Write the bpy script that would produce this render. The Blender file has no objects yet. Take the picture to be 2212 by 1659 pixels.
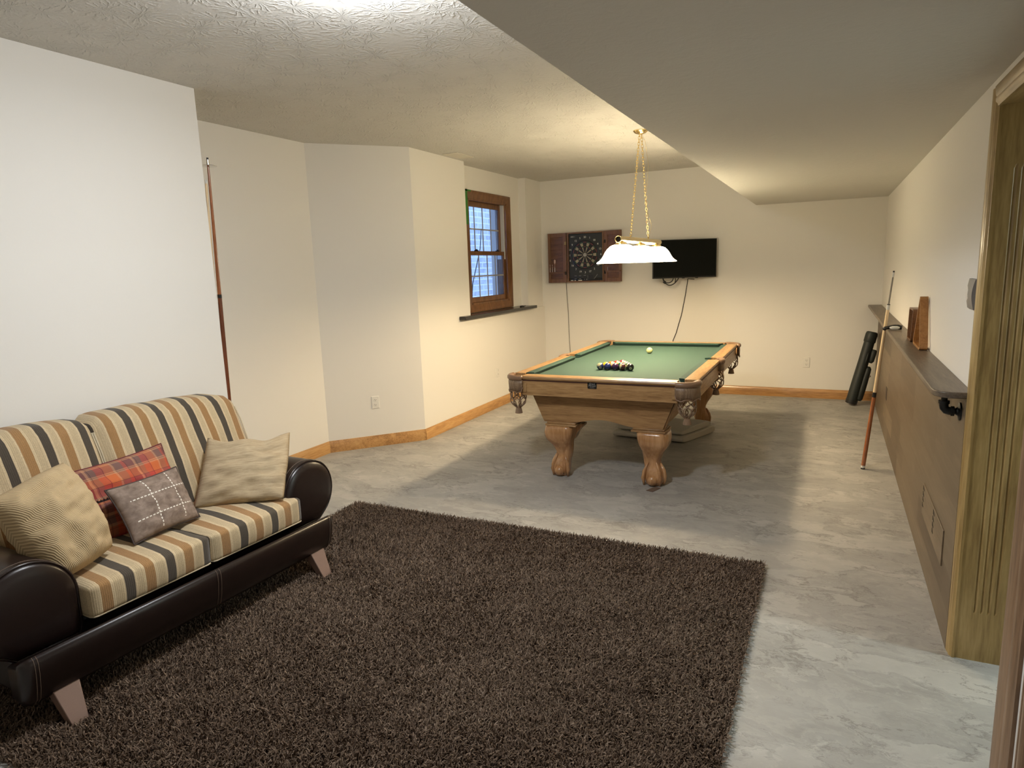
import bpy, bmesh, math, random
import numpy as np
from mathutils import Vector, Matrix, noise
random.seed(7)
RNG = np.random.default_rng(5)
SC = bpy.context.scene
COL = SC.collection
PI = math.pi

# ------------------------------------------------------------------ camera
YAW, PITCH, ROLL, FPX = math.radians(25.79470536), math.radians(-9.94785324), math.radians(-1.98810844), 1426.8
def cam_axes():
    cyw, syw = math.cos(YAW), math.sin(YAW)
    f = Vector((-syw*math.cos(PITCH), cyw*math.cos(PITCH), math.sin(PITCH)))
    r = Vector((cyw, syw, 0)); u = r.cross(f)
    c, s = math.cos(ROLL), math.sin(ROLL)
    return c*r + s*u, -s*r + c*u, f
CR, CU, CF = cam_axes()
CAM = Vector((0, 0, 1.6))
cd = bpy.data.cameras.new('camera'); cam = bpy.data.objects.new('camera', cd); COL.objects.link(cam)
cam.matrix_world = Matrix(((CR.x, CU.x, -CF.x, CAM.x), (CR.y, CU.y, -CF.y, CAM.y), (CR.z, CU.z, -CF.z, CAM.z), (0, 0, 0, 1)))
cd.sensor_fit = 'HORIZONTAL'; cd.sensor_width = 36; cd.lens = 36*FPX/2212; cd.clip_start = .02; cd.clip_end = 100
SC.camera = cam

# ------------------------------------------------------------------ world, exposure
SC.view_settings.view_transform = 'Standard'; SC.view_settings.look = 'None'
SC.view_settings.gamma = 1; SC.view_settings.use_curve_mapping = False
SC.view_settings.exposure = 0.5
W = bpy.data.worlds.new('world'); SC.world = W; W.use_nodes = True
W.node_tree.nodes['Background'].inputs[0].default_value = (.36, .55, 1, 1)
W.node_tree.nodes['Background'].inputs[1].default_value = 3.0
SC.cycles.max_bounces = 10; SC.cycles.diffuse_bounces = 6; SC.cycles.glossy_bounces = 4
SC.cycles.transmission_bounces = 6; SC.cycles.sample_clamp_indirect = 6
SC.cycles.caustics_reflective = False; SC.cycles.caustics_refractive = False

def light(name, kind, loc, power, color, **kw):
    d = bpy.data.lights.new(name, kind); d.energy = power; d.color = color
    for k, v in kw.items(): setattr(d, k, v)
    o = bpy.data.objects.new(name, d); COL.objects.link(o); o.location = loc
    return o
WARM = (1, .76, .46); COOL = (.93, .96, 1)
BULB_W, CEIL_W, SIDE_W = 31, 20, 34
GLOW = 20.0
light('side_room_lamp', 'AREA', (2.6, 2.72, 2.25), SIDE_W, (.86, 1, .97), shape='DISK', size=.3)

# ------------------------------------------------------------------ helpers
def ray(x, y):
    return (x-1106)/FPX*CR - (y-829.5)/FPX*CU + CF
def onx(x, y, X): d = ray(x, y); return CAM + d*((X-CAM.x)/d.x)
def ony(x, y, Y): d = ray(x, y); return CAM + d*((Y-CAM.y)/d.y)
def onz(x, y, Z): d = ray(x, y); return CAM + d*((Z-CAM.z)/d.z)

def tag(o, label=None, cat=None, group=None, kind=None):
    if label: o['label'] = label
    if cat: o['category'] = cat
    if group: o['group'] = group
    if kind: o['kind'] = kind
    return o
def thing(name, label, cat, loc=(0, 0, 0), group=None, rotz=0):
    o = bpy.data.objects.new(name, None); COL.objects.link(o); o.location = loc; o.rotation_euler = (0, 0, rotz)
    o.empty_display_size = .05
    return tag(o, label, cat, group)

class MB:
    def __init__(s): s.v = []; s.f = []; s.uv = None
    def add(s, vs, fs):
        b = len(s.v); s.v += [Vector(p) for p in vs]; s.f += [tuple(i+b for i in f) for f in fs]; return s
    def box(s, a, b):
        x0, y0, z0 = [min(p, q) for p, q in zip(a, b)]; x1, y1, z1 = [max(p, q) for p, q in zip(a, b)]
        return s.add([(x0,y0,z0),(x1,y0,z0),(x1,y1,z0),(x0,y1,z0),(x0,y0,z1),(x1,y0,z1),(x1,y1,z1),(x0,y1,z1)],
                     [(0,3,2,1),(4,5,6,7),(0,1,5,4),(1,2,6,5),(2,3,7,6),(3,0,4,7)])
    def prism(s, poly, z0, z1, axis='z'):
        n = len(poly)
        def P(a, b, c):
            return {'z': (a, b, c), 'y': (a, c, b), 'x': (c, a, b)}[axis]
        vs = [P(a, b, z0) for a, b in poly] + [P(a, b, z1) for a, b in poly]
        fs = [tuple(range(n))[::-1], tuple(range(n, 2*n))] + [(i, (i+1) % n, n+(i+1) % n, n+i) for i in range(n)]
        return s.add(vs, fs)
    def loft(s, rings, cap=True, closed=True):
        n = len(rings[0]); b = len(s.v)
        vs = [p for r in rings for p in r]; fs = []
        for k in range(len(rings)-1):
            for i in range(n if closed else n-1):
                j = (i+1) % n
                fs.append((k*n+i, k*n+j, (k+1)*n+j, (k+1)*n+i))
        if cap and closed:
            fs.append(tuple(range(n))[::-1]); fs.append(tuple((len(rings)-1)*n+i for i in range(n)))
        return s.add(vs, fs)
    def cyl(s, p0, p1, r0, r1=None, n=20, cap=True):
        r1 = r0 if r1 is None else r1
        p0 = Vector(p0); p1 = Vector(p1); d = (p1-p0).normalized()
        a = d.orthogonal().normalized(); b = d.cross(a)
        c = [(math.cos(2*PI*i/n), math.sin(2*PI*i/n)) for i in range(n)]
        return s.loft([[p0+(a*x+b*y)*r0 for x, y in c], [p1+(a*x+b*y)*r1 for x, y in c]], cap)
    def tube(s, pts, r, n=8, cap=True, closed=False, flat=1.0):
        pts = [Vector(p) for p in pts]; m = len(pts); rings = []
        rr = r if isinstance(r, (list, tuple)) else [r]*m
        up = None
        for i, p in enumerate(pts):
            if closed: t = pts[(i+1) % m]-pts[i-1]
            else: t = pts[min(i+1, m-1)]-pts[max(i-1, 0)]
            t.normalize()
            if up is None: up = t.orthogonal().normalized()
            up = (up - t*up.dot(t)).normalized(); b = t.cross(up)
            rings.append([p+(up*math.cos(2*PI*k/n)+b*math.sin(2*PI*k/n)*flat)*rr[i] for k in range(n)])
        if closed:
            rings.append(rings[0]); return s.loft(rings, False)
        return s.loft(rings, cap)
    def lathe(s, prof, c=(0, 0, 0), n=32, axis='z', closed=False):
        c = Vector(c); rings = []
        for r, h in prof:
            ring = []
            for k in range(n):
                a = 2*PI*k/n; x, y = r*math.cos(a), r*math.sin(a)
                ring.append(c+Vector({'z': (x, y, h), 'x': (h, x, y), 'y': (x, h, y)}[axis]))
            rings.append(ring)
        return s.loft(rings, cap=not closed)
    def sphere(s, c, r, n=16, sc=(1, 1, 1)):
        c = Vector(c); rings = []
        for i in range(1, n//2+0):
            a = PI*i/(n//2); rings.append([c+Vector((r*sc[0]*math.sin(a)*math.cos(2*PI*k/n), r*sc[1]*math.sin(a)*math.sin(2*PI*k/n), -r*sc[2]*math.cos(a))) for k in range(n)])
        b = len(s.v); m = len(rings); vs = [p for q in rings for p in q]+[c-Vector((0, 0, r*sc[2])), c+Vector((0, 0, r*sc[2]))]; fs = []
        for k in range(m-1):
            for i in range(n): fs.append((k*n+i, k*n+(i+1) % n, (k+1)*n+(i+1) % n, (k+1)*n+i))
        for i in range(n): fs.append((m*n, (i+1) % n, i)); fs.append((m*n+1, (m-1)*n+i, (m-1)*n+(i+1) % n))
        return s.add(vs, fs)
    def xf(s, M, start=0):
        for i in range(start, len(s.v)): s.v[i] = M @ s.v[i]
        return s
    def build(s, name, mat, parent=None, smooth=False, bevel=0, seg=2, label=None, kind=None, local=False, sub=0):
        off = Vector((0, 0, 0))
        if parent is not None and not local:
            p = parent
            while p is not None: off += p.location; p = p.parent
        me = bpy.data.meshes.new(name); me.from_pydata([v-off for v in s.v], [], s.f)
        bm = bmesh.new(); bm.from_mesh(me); bmesh.ops.recalc_face_normals(bm, faces=bm.faces); bm.to_mesh(me); bm.free()
        if s.uv is not None:
            l = me.uv_layers.new(name='UVMap')
            for lp in me.loops: l.data[lp.index].uv = s.uv[lp.vertex_index]
        me.materials.append(mat)
        if smooth:
            me.shade_smooth()
            if smooth != 'all': me.set_sharp_from_angle(angle=math.radians(38))
        o = bpy.data.objects.new(name, me); COL.objects.link(o)
        if parent is not None: o.parent = parent
        if bevel:
            m = o.modifiers.new('bevel', 'BEVEL'); m.width = bevel; m.segments = seg; m.limit_method = 'ANGLE'; m.angle_limit = math.radians(35)
            me.shade_smooth(); me.set_sharp_from_angle(angle=math.radians(38))
        if sub:
            m = o.modifiers.new('sub', 'SUBSURF'); m.levels = sub; m.render_levels = sub
        if label: o['label'] = label
        if kind: o['kind'] = kind
        return o
def struct(mb, name, mat, **k):
    return mb.build(name, mat, kind='structure', **k)

def text_mb(mb, txt, size, M, shear=0, extrude=.0006, align='CENTER', bold=0):
    cu = bpy.data.curves.new('t', 'FONT'); cu.body = txt; cu.size = size; cu.align_x = align; cu.align_y = 'CENTER'
    cu.shear = shear; cu.extrude = extrude; cu.resolution_u = 3; cu.offset = bold
    o = bpy.data.objects.new('t', cu)
    me = bpy.data.meshes.new_from_object(o)
    mb.add([M @ v.co for v in me.vertices], [tuple(p.vertices) for p in me.polygons])
    bpy.data.objects.remove(o); bpy.data.meshes.remove(me); bpy.data.curves.remove(cu)
    return mb

# ------------------------------------------------------------------ materials
class N:
    def __init__(s, name):
        s.m = bpy.data.materials.new(name); s.m.use_nodes = True; s.t = s.m.node_tree
        s.b = s.t.nodes['Principled BSDF']; s.o = s.t.nodes['Material Output']
    def n(s, typ, **kw):
        nd = s.t.nodes.new(typ)
        for k, v in kw.items():
            if isinstance(k, str) and hasattr(nd, k): setattr(nd, k, v)
        return nd
    def l(s, a, b): s.t.links.new(a, b)
    def val(s, x, sock):
        if isinstance(x, bpy.types.NodeSocket): s.l(x, sock)
        else: sock.default_value = x
    def math(s, op, a, b=0, c=0, clamp=False):
        nd = s.n('ShaderNodeMath'); nd.operation = op; nd.use_clamp = clamp
        s.val(a, nd.inputs[0]); s.val(b, nd.inputs[1]); s.val(c, nd.inputs[2]); return nd.outputs[0]
    def coord(s, kind='Object', scale=(1, 1, 1), rot=(0, 0, 0), loc=(0, 0, 0)):
        tc = s.n('ShaderNodeTexCoord'); mp = s.n('ShaderNodeMapping')
        s.l(tc.outputs[kind], mp.inputs[0]); mp.inputs['Scale'].default_value = scale
        mp.inputs['Rotation'].default_value = rot; mp.inputs['Location'].default_value = loc
        return mp.outputs[0]
    def noise(s, vec, scale, detail=4, rough=.5, dist=0, out=0):
        nd = s.n('ShaderNodeTexNoise'); s.l(vec, nd.inputs['Vector']); nd.inputs['Scale'].default_value = scale
        nd.inputs['Detail'].default_value = detail; nd.inputs['Roughness'].default_value = rough; nd.inputs['Distortion'].default_value = dist
        return nd.outputs[out]
    def ramp(s, fac, stops, interp='LINEAR'):
        nd = s.n('ShaderNodeValToRGB'); s.l(fac, nd.inputs[0]); cr = nd.color_ramp; cr.interpolation = interp
        while len(cr.elements) < len(stops): cr.elements.new(.5)
        for e, (p, c) in zip(cr.elements, stops):
            e.position = p; e.color = (*c, 1) if len(c) == 3 else c
        return nd.outputs[0]
    def mix(s, fac, a, b, blend='MIX'):
        nd = s.n('ShaderNodeMix'); nd.data_type = 'RGBA'; nd.blend_type = blend
        s.val(fac, nd.inputs[0])
        for x, k in ((a, 6), (b, 7)):
            if isinstance(x, tuple): x = (*x, 1) if len(x) == 3 else x
            s.val(x, nd.inputs[k])
        return nd.outputs[2]
    def bump(s, h, strength=.3, dist=.01, prev=None):
        nd = s.n('ShaderNodeBump'); s.l(h, nd.inputs['Height']); nd.inputs['Strength'].default_value = strength
        nd.inputs['Distance'].default_value = dist
        if prev is not None: s.l(prev, nd.inputs['Normal'])
        return nd.outputs[0]
    def sep(s, vec):
        nd = s.n('ShaderNodeSeparateXYZ'); s.l(vec, nd.inputs[0]); return nd.outputs
    def set(s, color=None, rough=None, metal=None, normal=None, **kw):
        if color is not None: s.val((*color, 1) if isinstance(color, tuple) and len(color) == 3 else color, s.b.inputs['Base Color'])
        if rough is not None: s.val(rough, s.b.inputs['Roughness'])
        if metal is not None: s.b.inputs['Metallic'].default_value = metal
        if normal is not None: s.l(normal, s.b.inputs['Normal'])
        for k, v in kw.items(): s.val(v, s.b.inputs[k])
        return s.m
def plain(name, color, rough=.5, metal=0, bump=0, bscale=200, **kw):
    n = N(name)
    c = n.coord(); f = n.noise(c, bscale, 3)
    col = n.mix(f, tuple(x*.92 for x in color), tuple(min(1, x*1.08) for x in color))
    n.set(col, rough, metal)
    if bump: n.set(normal=n.bump(f, bump, .002))
    for k, v in kw.items(): n.b.inputs[k.replace('_', ' ')].default_value = v
    return n.m
def wood(name, dark, mid, lightc, axis='y', scale=1.0, rough=.4, contrast=1, plank=None, coat=0, spec=.5):
    n = N(name)
    st = {'x': (1.2, 14, 14), 'y': (14, 1.2, 14), 'z': (14, 14, 1.2)}[axis]
    c = n.coord('Object', tuple(a*scale for a in st))
    g = n.noise(c, 1.0, 6, .6, 1.2)
    fine = n.noise(n.coord('Object', tuple(a*scale*9 for a in st)), 1.0, 3, .6)
    f = n.math('ADD', n.math('MULTIPLY', g, .6), n.math('MULTIPLY', fine, .4))
    col = n.ramp(f, [(.38, dark), (.5, mid), (.62, lightc)])
    n.set(col, rough, normal=n.bump(fine, .15, .001))
    n.b.inputs['Coat Weight'].default_value = coat; n.b.inputs['Coat Roughness'].default_value = .15
    n.b.inputs['Specular IOR Level'].default_value = spec
    return n.m

M = {}
def build_mats():
    # painted drywall
    n = N('wall_paint'); c = n.coord()
    f = n.noise(c, 90, 3)
    n.set((.80, .775, .725), .75, normal=n.bump(f, .12, .002)); M['wall'] = n.m
    # stomped ceiling texture: rosettes of radiating ridges
    def ceiling(name, size, strength, col):
        n = N(name)
        hs = None
        for k, (sc, ang) in enumerate(((size, 0), (size*1.23, .7))):
            c = n.coord('Object', (1, 1, 1), (0, 0, ang), (k*3.1, k*1.7, 0))
            wob = n.noise(c, 5, 2, .5, 0, 1)
            cw = n.n('ShaderNodeVectorMath'); cw.operation = 'MULTIPLY_ADD'; n.l(wob, cw.inputs[0]); cw.inputs[1].default_value = (.06, .06, 0); n.l(c, cw.inputs[2])
            sc_ = n.n('ShaderNodeVectorMath'); sc_.operation = 'MULTIPLY'; n.l(cw.outputs[0], sc_.inputs[0]); sc_.inputs[1].default_value = (1, 1, 0)
            v = n.n('ShaderNodeTexVoronoi'); v.voronoi_dimensions = '2D'; v.feature = 'F1'; n.l(sc_.outputs[0], v.inputs['Vector']); v.inputs['Scale'].default_value = sc; v.inputs['Randomness'].default_value = .85
            d = n.n('ShaderNodeVectorMath'); d.operation = 'SUBTRACT'; n.l(sc_.outputs[0], d.inputs[0]); n.l(v.outputs['Position'], d.inputs[1])
            s_ = n.sep(d.outputs[0])
            a = n.math('ARCTAN2', s_[1], s_[0])
            nn = n.noise(c, 22, 3, .6)
            w = n.math('SINE', n.math('ADD', n.math('MULTIPLY', a, 15), n.math('MULTIPLY', nn, 9)))
            w = n.math('POWER', n.math('MAXIMUM', w, 0), 1.5)
            r = n.math('MULTIPLY', v.outputs['Distance'], 1.0)
            env = n.math('MULTIPLY', n.math('SUBTRACT', 1, n.math('MULTIPLY', r, 1.5), clamp=True), n.math('MULTIPLY', r, 9, clamp=True), clamp=True)
            brk = n.math('GREATER_THAN', n.noise(c, 38, 2), .42)
            h = n.math('MULTIPLY', n.math('MULTIPLY', w, env), brk)
            hs = h if hs is None else n.math('MAXIMUM', hs, h)
        big = n.noise(n.coord(), 1.2, 2)
        hs = n.math('MULTIPLY', hs, n.math('ADD', .45, big))
        hs = n.math('ADD', hs, n.math('MULTIPLY', n.noise(n.coord(), 60, 3), .12))
        n.set(col, .8, normal=n.bump(hs, strength, .012)); return n.m
    M['ceiling'] = ceiling('stomped_ceiling', 4.2, .6, (.62, .60, .555))
    n = N('soffit_texture'); f = n.noise(n.coord(), 22, 5, .65, .6)
    n.set((.64, .62, .565), .8, normal=n.bump(f, .35, .01)); M['soffit'] = n.m
    # trowelled grey concrete overlay
    n = N('skimmed_concrete')
    c0 = n.coord('Object', (1, 1.9, 1), (0, 0, .15))
    wv = n.noise(c0, 2.6, 6, .62, 0, 1)
    cw = n.n('ShaderNodeVectorMath'); cw.operation = 'MULTIPLY_ADD'; n.l(wv, cw.inputs[0]); cw.inputs[1].default_value = (.55, .55, 0); n.l(c0, cw.inputs[2])
    cv = cw.outputs[0]
    a = n.noise(cv, 1.7, 8, .6); b = n.noise(cv, 4.5, 7, .62)
    lay = n.math('ADD', n.math('MULTIPLY', a, .6), n.math('MULTIPLY', b, .4))
    st1 = n.ramp(lay, [(.40, (0, 0, 0)), (.412, (.5, .5, .5)), (.50, (.55, .55, .55)), (.512, (.85, .85, .85)), (.59, (.8, .8, .8)), (.60, (1, 1, 1))])
    fine = n.noise(n.coord(), 130, 3)
    colr = n.ramp(lay, [(.36, (.27, .262, .24)), (.455, (.345, .335, .304)), (.462, (.305, .297, .272)), (.53, (.335, .326, .298)), (.537, (.385, .374, .34)), (.62, (.355, .345, .314))])
    def contour(f, c, w=.011): return n.ramp(f, [(c-w, (0, 0, 0)), (c, (1, 1, 1)), (c+w, (0, 0, 0))])
    msk = n.ramp(n.noise(n.coord(), 2.3, 4, .6), [(.44, (0, 0, 0)), (.56, (1, 1, 1))])
    msk2 = n.ramp(n.noise(n.coord('Object', (1, 1, 1), (0, 0, 1), (7, 3, 0)), 3.1, 4, .6), [(.46, (0, 0, 0)), (.58, (1, 1, 1))])
    ln = n.math('MAXIMUM', n.math('MULTIPLY', contour(lay, .505), msk), n.math('MULTIPLY', contour(b, .55, .013), msk2))
    ln = n.math('MAXIMUM', ln, n.math('MULTIPLY', contour(a, .46, .008), msk2))
    lt = n.math('MULTIPLY', contour(b, .47, .02), msk)
    col = n.mix(n.math('MULTIPLY', ln, .72), colr, (.15, .14, .122))
    col = n.mix(n.math('MULTIPLY', lt, .3), col, (.50, .485, .44))
    blot = n.noise(n.coord(), 1.6, 5, .65)
    col = n.mix(1, col, n.ramp(blot, [(.3, (.90, .90, .92)), (.7, (1.22, 1.22, 1.24))]), 'MULTIPLY')
    hh = n.math('SUBTRACT', n.math('ADD', st1, n.math('MULTIPLY', fine, .12)), n.math('MULTIPLY', ln, .5))
    n.set(col, n.math('ADD', .42, n.math('MULTIPLY', b, .3)), normal=n.bump(hh, .4, .004)); M['floor'] = n.m
    # woods
    M['oak'] = wood('golden_oak', (.22, .115, .042), (.36, .205, .082), (.46, .285, .125), 'x', 1.1, .42, coat=.12)
    M['oak_y'] = wood('golden_oak_long', (.22, .115, .042), (.36, .205, .082), (.46, .285, .125), 'y', 1.1, .4, coat=.12)
    M['oak_cab'] = wood('oak_cabinet', (.21, .11, .042), (.33, .185, .075), (.41, .245, .105), 'x', 1.0, .38, coat=.3)
    M['oak_post'] = wood('oak_post', (.21, .11, .042), (.34, .19, .078), (.42, .25, .11), 'z', 1.0, .38, coat=.3)
    M['maple'] = wood('stained_leg_wood', (.34, .165, .065), (.46, .245, .105), (.53, .30, .14), 'z', .5, .22, coat=.6)
    M['base_y'] = wood('baseboard_oak', (.30, .145, .045), (.46, .245, .085), (.56, .33, .13), 'y', .8, .4)
    M['base_x'] = wood('baseboard_oak_cross', (.30, .145, .045), (.46, .245, .085), (.56, .33, .13), 'x', .8, .35, coat=.3)
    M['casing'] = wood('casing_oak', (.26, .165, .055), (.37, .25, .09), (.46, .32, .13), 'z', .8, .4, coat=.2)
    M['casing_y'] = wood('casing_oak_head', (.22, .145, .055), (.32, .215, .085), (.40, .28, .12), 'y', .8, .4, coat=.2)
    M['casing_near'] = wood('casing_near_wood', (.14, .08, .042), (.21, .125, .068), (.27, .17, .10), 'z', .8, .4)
    M['win'] = wood('window_wood', (.10, .042, .015), (.17, .075, .027), (.23, .11, .042), 'z', 1.2, .4)
    M['cherry'] = wood('cherry_slats', (.075, .030, .012), (.125, .054, .023), (.165, .075, .033), 'x', 1.5, .4)
    M['cherry_f'] = wood('cherry_stile', (.11, .05, .022), (.16, .077, .036), (.20, .10, .05), 'z', 1.2, .4)
    M['rack'] = wood('orange_rack_wood', (.25, .105, .028), (.33, .15, .042), (.40, .19, .06), 'y', .8, .35)
    M['rack_dark'] = wood('brown_rack_wood', (.11, .045, .016), (.15, .064, .023), (.19, .085, .032), 'y', .8, .35)
    M['cue_dark'] = wood('cue_butt', (.09, .02, .008), (.15, .04, .014), (.21, .06, .02), 'z', 1, .2, coat=.6)
    M['cue_red'] = wood('cue_butt_red', (.20, .06, .02), (.30, .10, .035), (.38, .14, .05), 'z', 1, .2, coat=.6)
    M['cue_light'] = plain('cue_shaft', (.72, .55, .33), .35)
    M['cue_grey'] = plain('cue_thin_shaft', (.20, .18, .15), .4)
    # grey-brown wainscot planks
    n = N('plank_wainscot')
    c = n.coord('Object'); s_ = n.sep(c)
    row = n.math('FLOOR', n.math('DIVIDE', s_[2], .1475))
    wn = n.n('ShaderNodeTexWhiteNoise'); wn.noise_dimensions = '1D'; n.l(row, wn.inputs['W'])
    yy = n.math('ADD', n.math('DIVIDE', s_[1], .92), n.math('MULTIPLY', wn.outputs[0], 3.7))
    colm = n.math('FLOOR', yy)
    cmb = n.n('ShaderNodeCombineXYZ'); n.l(row, cmb.inputs[0]); n.l(colm, cmb.inputs[1])
    wn2 = n.n('ShaderNodeTexWhiteNoise'); n.l(cmb.outputs[0], wn2.inputs['Vector'])
    gc = n.n('ShaderNodeVectorMath'); gc.operation = 'ADD'; n.l(n.coord('Object', (10, 1.0, 10)), gc.inputs[0])
    cs = n.n('ShaderNodeVectorMath'); cs.operation = 'SCALE'; n.l(cmb.outputs[0], cs.inputs[0]); cs.inputs['Scale'].default_value = 3.3; n.l(cs.outputs[0], gc.inputs[1])
    g = n.noise(gc.outputs[0], 1.1, 6, .6, 1.5)
    f = n.math('ADD', n.math('MULTIPLY', g, .55), n.math('MULTIPLY', wn2.outputs[0], .42))
    col = n.ramp(f, [(.25, (.075, .048, .026)), (.45, (.115, .077, .044)), (.6, (.135, .098, .060)), (.75, (.185, .132, .08))])
    zz = n.math('FRACT', n.math('DIVIDE', s_[2], .1475)); yf = n.math('FRACT', yy)
    gap = n.math('MAXIMUM', n.math('LESS_THAN', zz, .014), n.math('LESS_THAN', yf, .003))
    col = n.mix(n.math('MULTIPLY', gap, .3), col, (.06, .04, .025))
    n.set(col, .45, normal=n.bump(n.math('SUBTRACT', g, gap), .2, .002)); M['plank'] = n.m
    M['shelf'] = wood('grey_brown_shelf', (.085, .062, .043), (.13, .097, .067), (.18, .135, .095), 'y', .9, .38)
    M['register'] = wood('register_wood', (.11, .077, .045), (.155, .112, .068), (.20, .145, .092), 'y', 1, .45)
    M['black_shelf'] = plain('black_shelf_paint', (.02, .019, .018), .25)
    M['felt'] = plain('green_felt', (.0155, .046, .034), .95, bump=.1, bscale=500)
    M['felt_c'] = plain('green_cushion_felt', (.012, .040, .030), .95, bump=.1, bscale=500)
    M['pleather'] = plain('pocket_leather', (.22, .13, .075), .3, bump=.15, bscale=120)
    n = N('basket_weave_leather'); c = n.coord('Object', (1, 1, 1))
    v = n.n('ShaderNodeTexVoronoi'); n.l(c, v.inputs['Vector']); v.inputs['Scale'].default_value = 130; v.inputs['Randomness'].default_value = .15
    col = n.ramp(v.outputs['Distance'], [(.1, (.44, .32, .20)), (.5, (.19, .12, .07))])
    n.set(col, .4, normal=n.bump(v.outputs['Distance'], .5, .003)); M['weave'] = n.m
    M['net'] = plain('net_leather', (.24, .155, .095), .28)
    M['net_dark'] = plain('net_leather_dark', (.19, .115, .065), .32)
    M['black'] = plain('black_plastic', (.010, .010, .010), .35)
    M['blackm'] = plain('black_iron', (.02, .02, .019), .38, metal=.6)
    M['panelblack'] = plain('dark_charcoal_panel', (.022, .024, .022), .55)
    n = N('tv_screen'); n.b.inputs['Specular IOR Level'].default_value = .12; n.set((.004, .005, .004), .12); M['screen'] = n.m
    M['brass'] = plain('polished_brass', (.86, .68, .34), .2, metal=1); M['hinge'] = plain('brass_hinge', (.30, .22, .10), .5)
    M['chrome'] = plain('chrome', (.75, .74, .72), .2, metal=1)
    M['white'] = plain('white_plastic', (.78, .76, .71), .35)
    M['greyplastic'] = plain('grey_plastic', (.19, .18, .175), .4)
    M['paintedmetal'] = plain('cream_vent_metal', (.66, .62, .53), .5)
    M['slot'] = plain('dark_slot', (.02, .015, .01), .8)
    M['ink'] = plain('pale_print', (.60, .60, .56), .6)
    M['silver'] = plain('silver_print', (.32, .31, .29), .4)
    M['leather'] = None
    n = N('dark_brown_leather'); c = n.coord(); v = n.n('ShaderNodeTexVoronoi'); n.l(c, v.inputs['Vector']); v.inputs['Scale'].default_value = 420
    f = n.noise(c, 3, 3)
    n.set(n.mix(f, (.010, .0052, .0042), (.017, .0085, .0068)), n.math('ADD', .26, n.math('MULTIPLY', f, .12)), normal=n.bump(v.outputs['Distance'], .10, .001)); M['leather'] = n.m
    M['piping'] = plain('leather_piping', (.02, .011, .009), .25)
    M['thread'] = plain('tan_thread', (.16, .11, .08), .7)
    M['sleg'] = plain('pale_sofa_leg', (.24, .155, .12), .35)
    # sofa stripes (run front to back; the colour changes along Y)
    def stripes(name, period, off, ribaxis):
        n = N(name); s_ = n.sep(n.coord())
        wob = n.math('MULTIPLY', n.math('SUBTRACT', n.noise(n.coord(), 9, 2), .5), .006)
        yw = n.math('ADD', s_[1], wob)
        fr = n.math('FRACT', n.math('DIVIDE', n.math('ADD', yw, off), period))
        dark = (.065, .052, .038); cara = (.36, .20, .078); cream = (.66, .53, .34); cr2 = (.56, .445, .28)
        col = n.ramp(fr, [(0, cara), (.23, cream), (.29, cr2), (.47, cream), (.52, dark), (.745, cream), (.80, cr2), (.95, cream)], 'CONSTANT')
        # narrow ribs in the cloth
        ribs = n.math('SINE', n.math('MULTIPLY', s_[1], 2*PI/.0075))
        rib01 = n.math('ADD', n.math('MULTIPLY', ribs, .5), .5)
        streak = n.noise(n.coord('Object', (14, 300, 14)), 1.0, 3, .7)
        weave = n.noise(n.coord('Object', (260, 420, 260)), 1.0, 2)
        col = n.mix(n.math('MULTIPLY', rib01, .22), col, n.mix(.5, col, (.12, .085, .05)))
        col = n.mix(n.math('MULTIPLY', streak, .5), col, n.mix(1, col, (.55, .5, .42), 'MULTIPLY'))
        col = n.mix(.5, col, n.mix(1, col, n.ramp(weave, [(.3, (.6, .6, .6)), (.7, (1.25, 1.22, 1.15))]), 'MULTIPLY'))
        n.set(col, .95, normal=n.bump(n.math('ADD', n.math('MULTIPLY', rib01, .5), weave), .5, .002)); n.b.inputs['Sheen Weight'].default_value = .15
        return n.m
    M['stripe_seat1'] = stripes('striped_seat_near', .179, .436, 'x'); M['stripe_seat2'] = stripes('striped_seat_far', .188, .075, 'x')
    M['stripe_back1'] = stripes('striped_back_near', .168, .351, 'z'); M['stripe_back2'] = stripes('striped_back_far', .169, .145, 'z')
    M['seam'] = plain('cream_piping', (.50, .42, .29), .9)
    # cushions (UV based)
    def ribbed(name, c1, c2, freq, ang, depth, noise_mix=.4):
        n = N(name); uv = n.coord('UV', (1, 1, 1), (0, 0, ang)); s_ = n.sep(uv)
        w = n.math('ADD', n.math('MULTIPLY', n.math('SINE', n.math('MULTIPLY', s_[1], freq*2*PI)), .5), .5)
        f = n.noise(n.coord('UV', (60, 260, 1)), 1, 3, .7); g = n.noise(n.coord('UV', (5, 5, 1)), 1, 3)
        col = n.mix(w, c2, c1); col = n.mix(n.math('MULTIPLY', f, noise_mix), col, tuple(x*.6 for x in c1))
        col = n.mix(n.math('MULTIPLY', g, .25), col, tuple(min(1, x*1.25) for x in c1))
        n.set(col, .95, normal=n.bump(n.math('ADD', w, f), depth, .003)); return n.m
    M['cord'] = ribbed('ribbed_mustard_cloth', (.62, .47, .27), (.30, .20, .10), 62, 1.1, .5, .25)
    n = N('slubby_beige_cloth'); f = n.noise(n.coord('UV', (9, 170, 1)), 1, 4, .7); g = n.noise(n.coord('UV', (5, 40, 1)), 1, 3)
    col = n.ramp(n.math('ADD', n.math('MULTIPLY', f, .6), n.math('MULTIPLY', g, .4)), [(.35, (.30, .215, .125)), (.52, (.43, .33, .20)), (.68, (.53, .42, .275))])
    n.set(col, .95, normal=n.bump(f, .5, .003)); M['beige'] = n.m
    # plaid
    n = N('red_plaid_wool'); s_ = n.sep(n.coord('UV'))
    def bands(x, stops): return n.ramp(n.math('FRACT', x), stops, 'CONSTANT')
    R1, OR, MA, GR, CRM = (.42, .05, .035), (.50, .12, .035), (.17, .045, .045), (.16, .085, .07), (.48, .24, .13)
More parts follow.
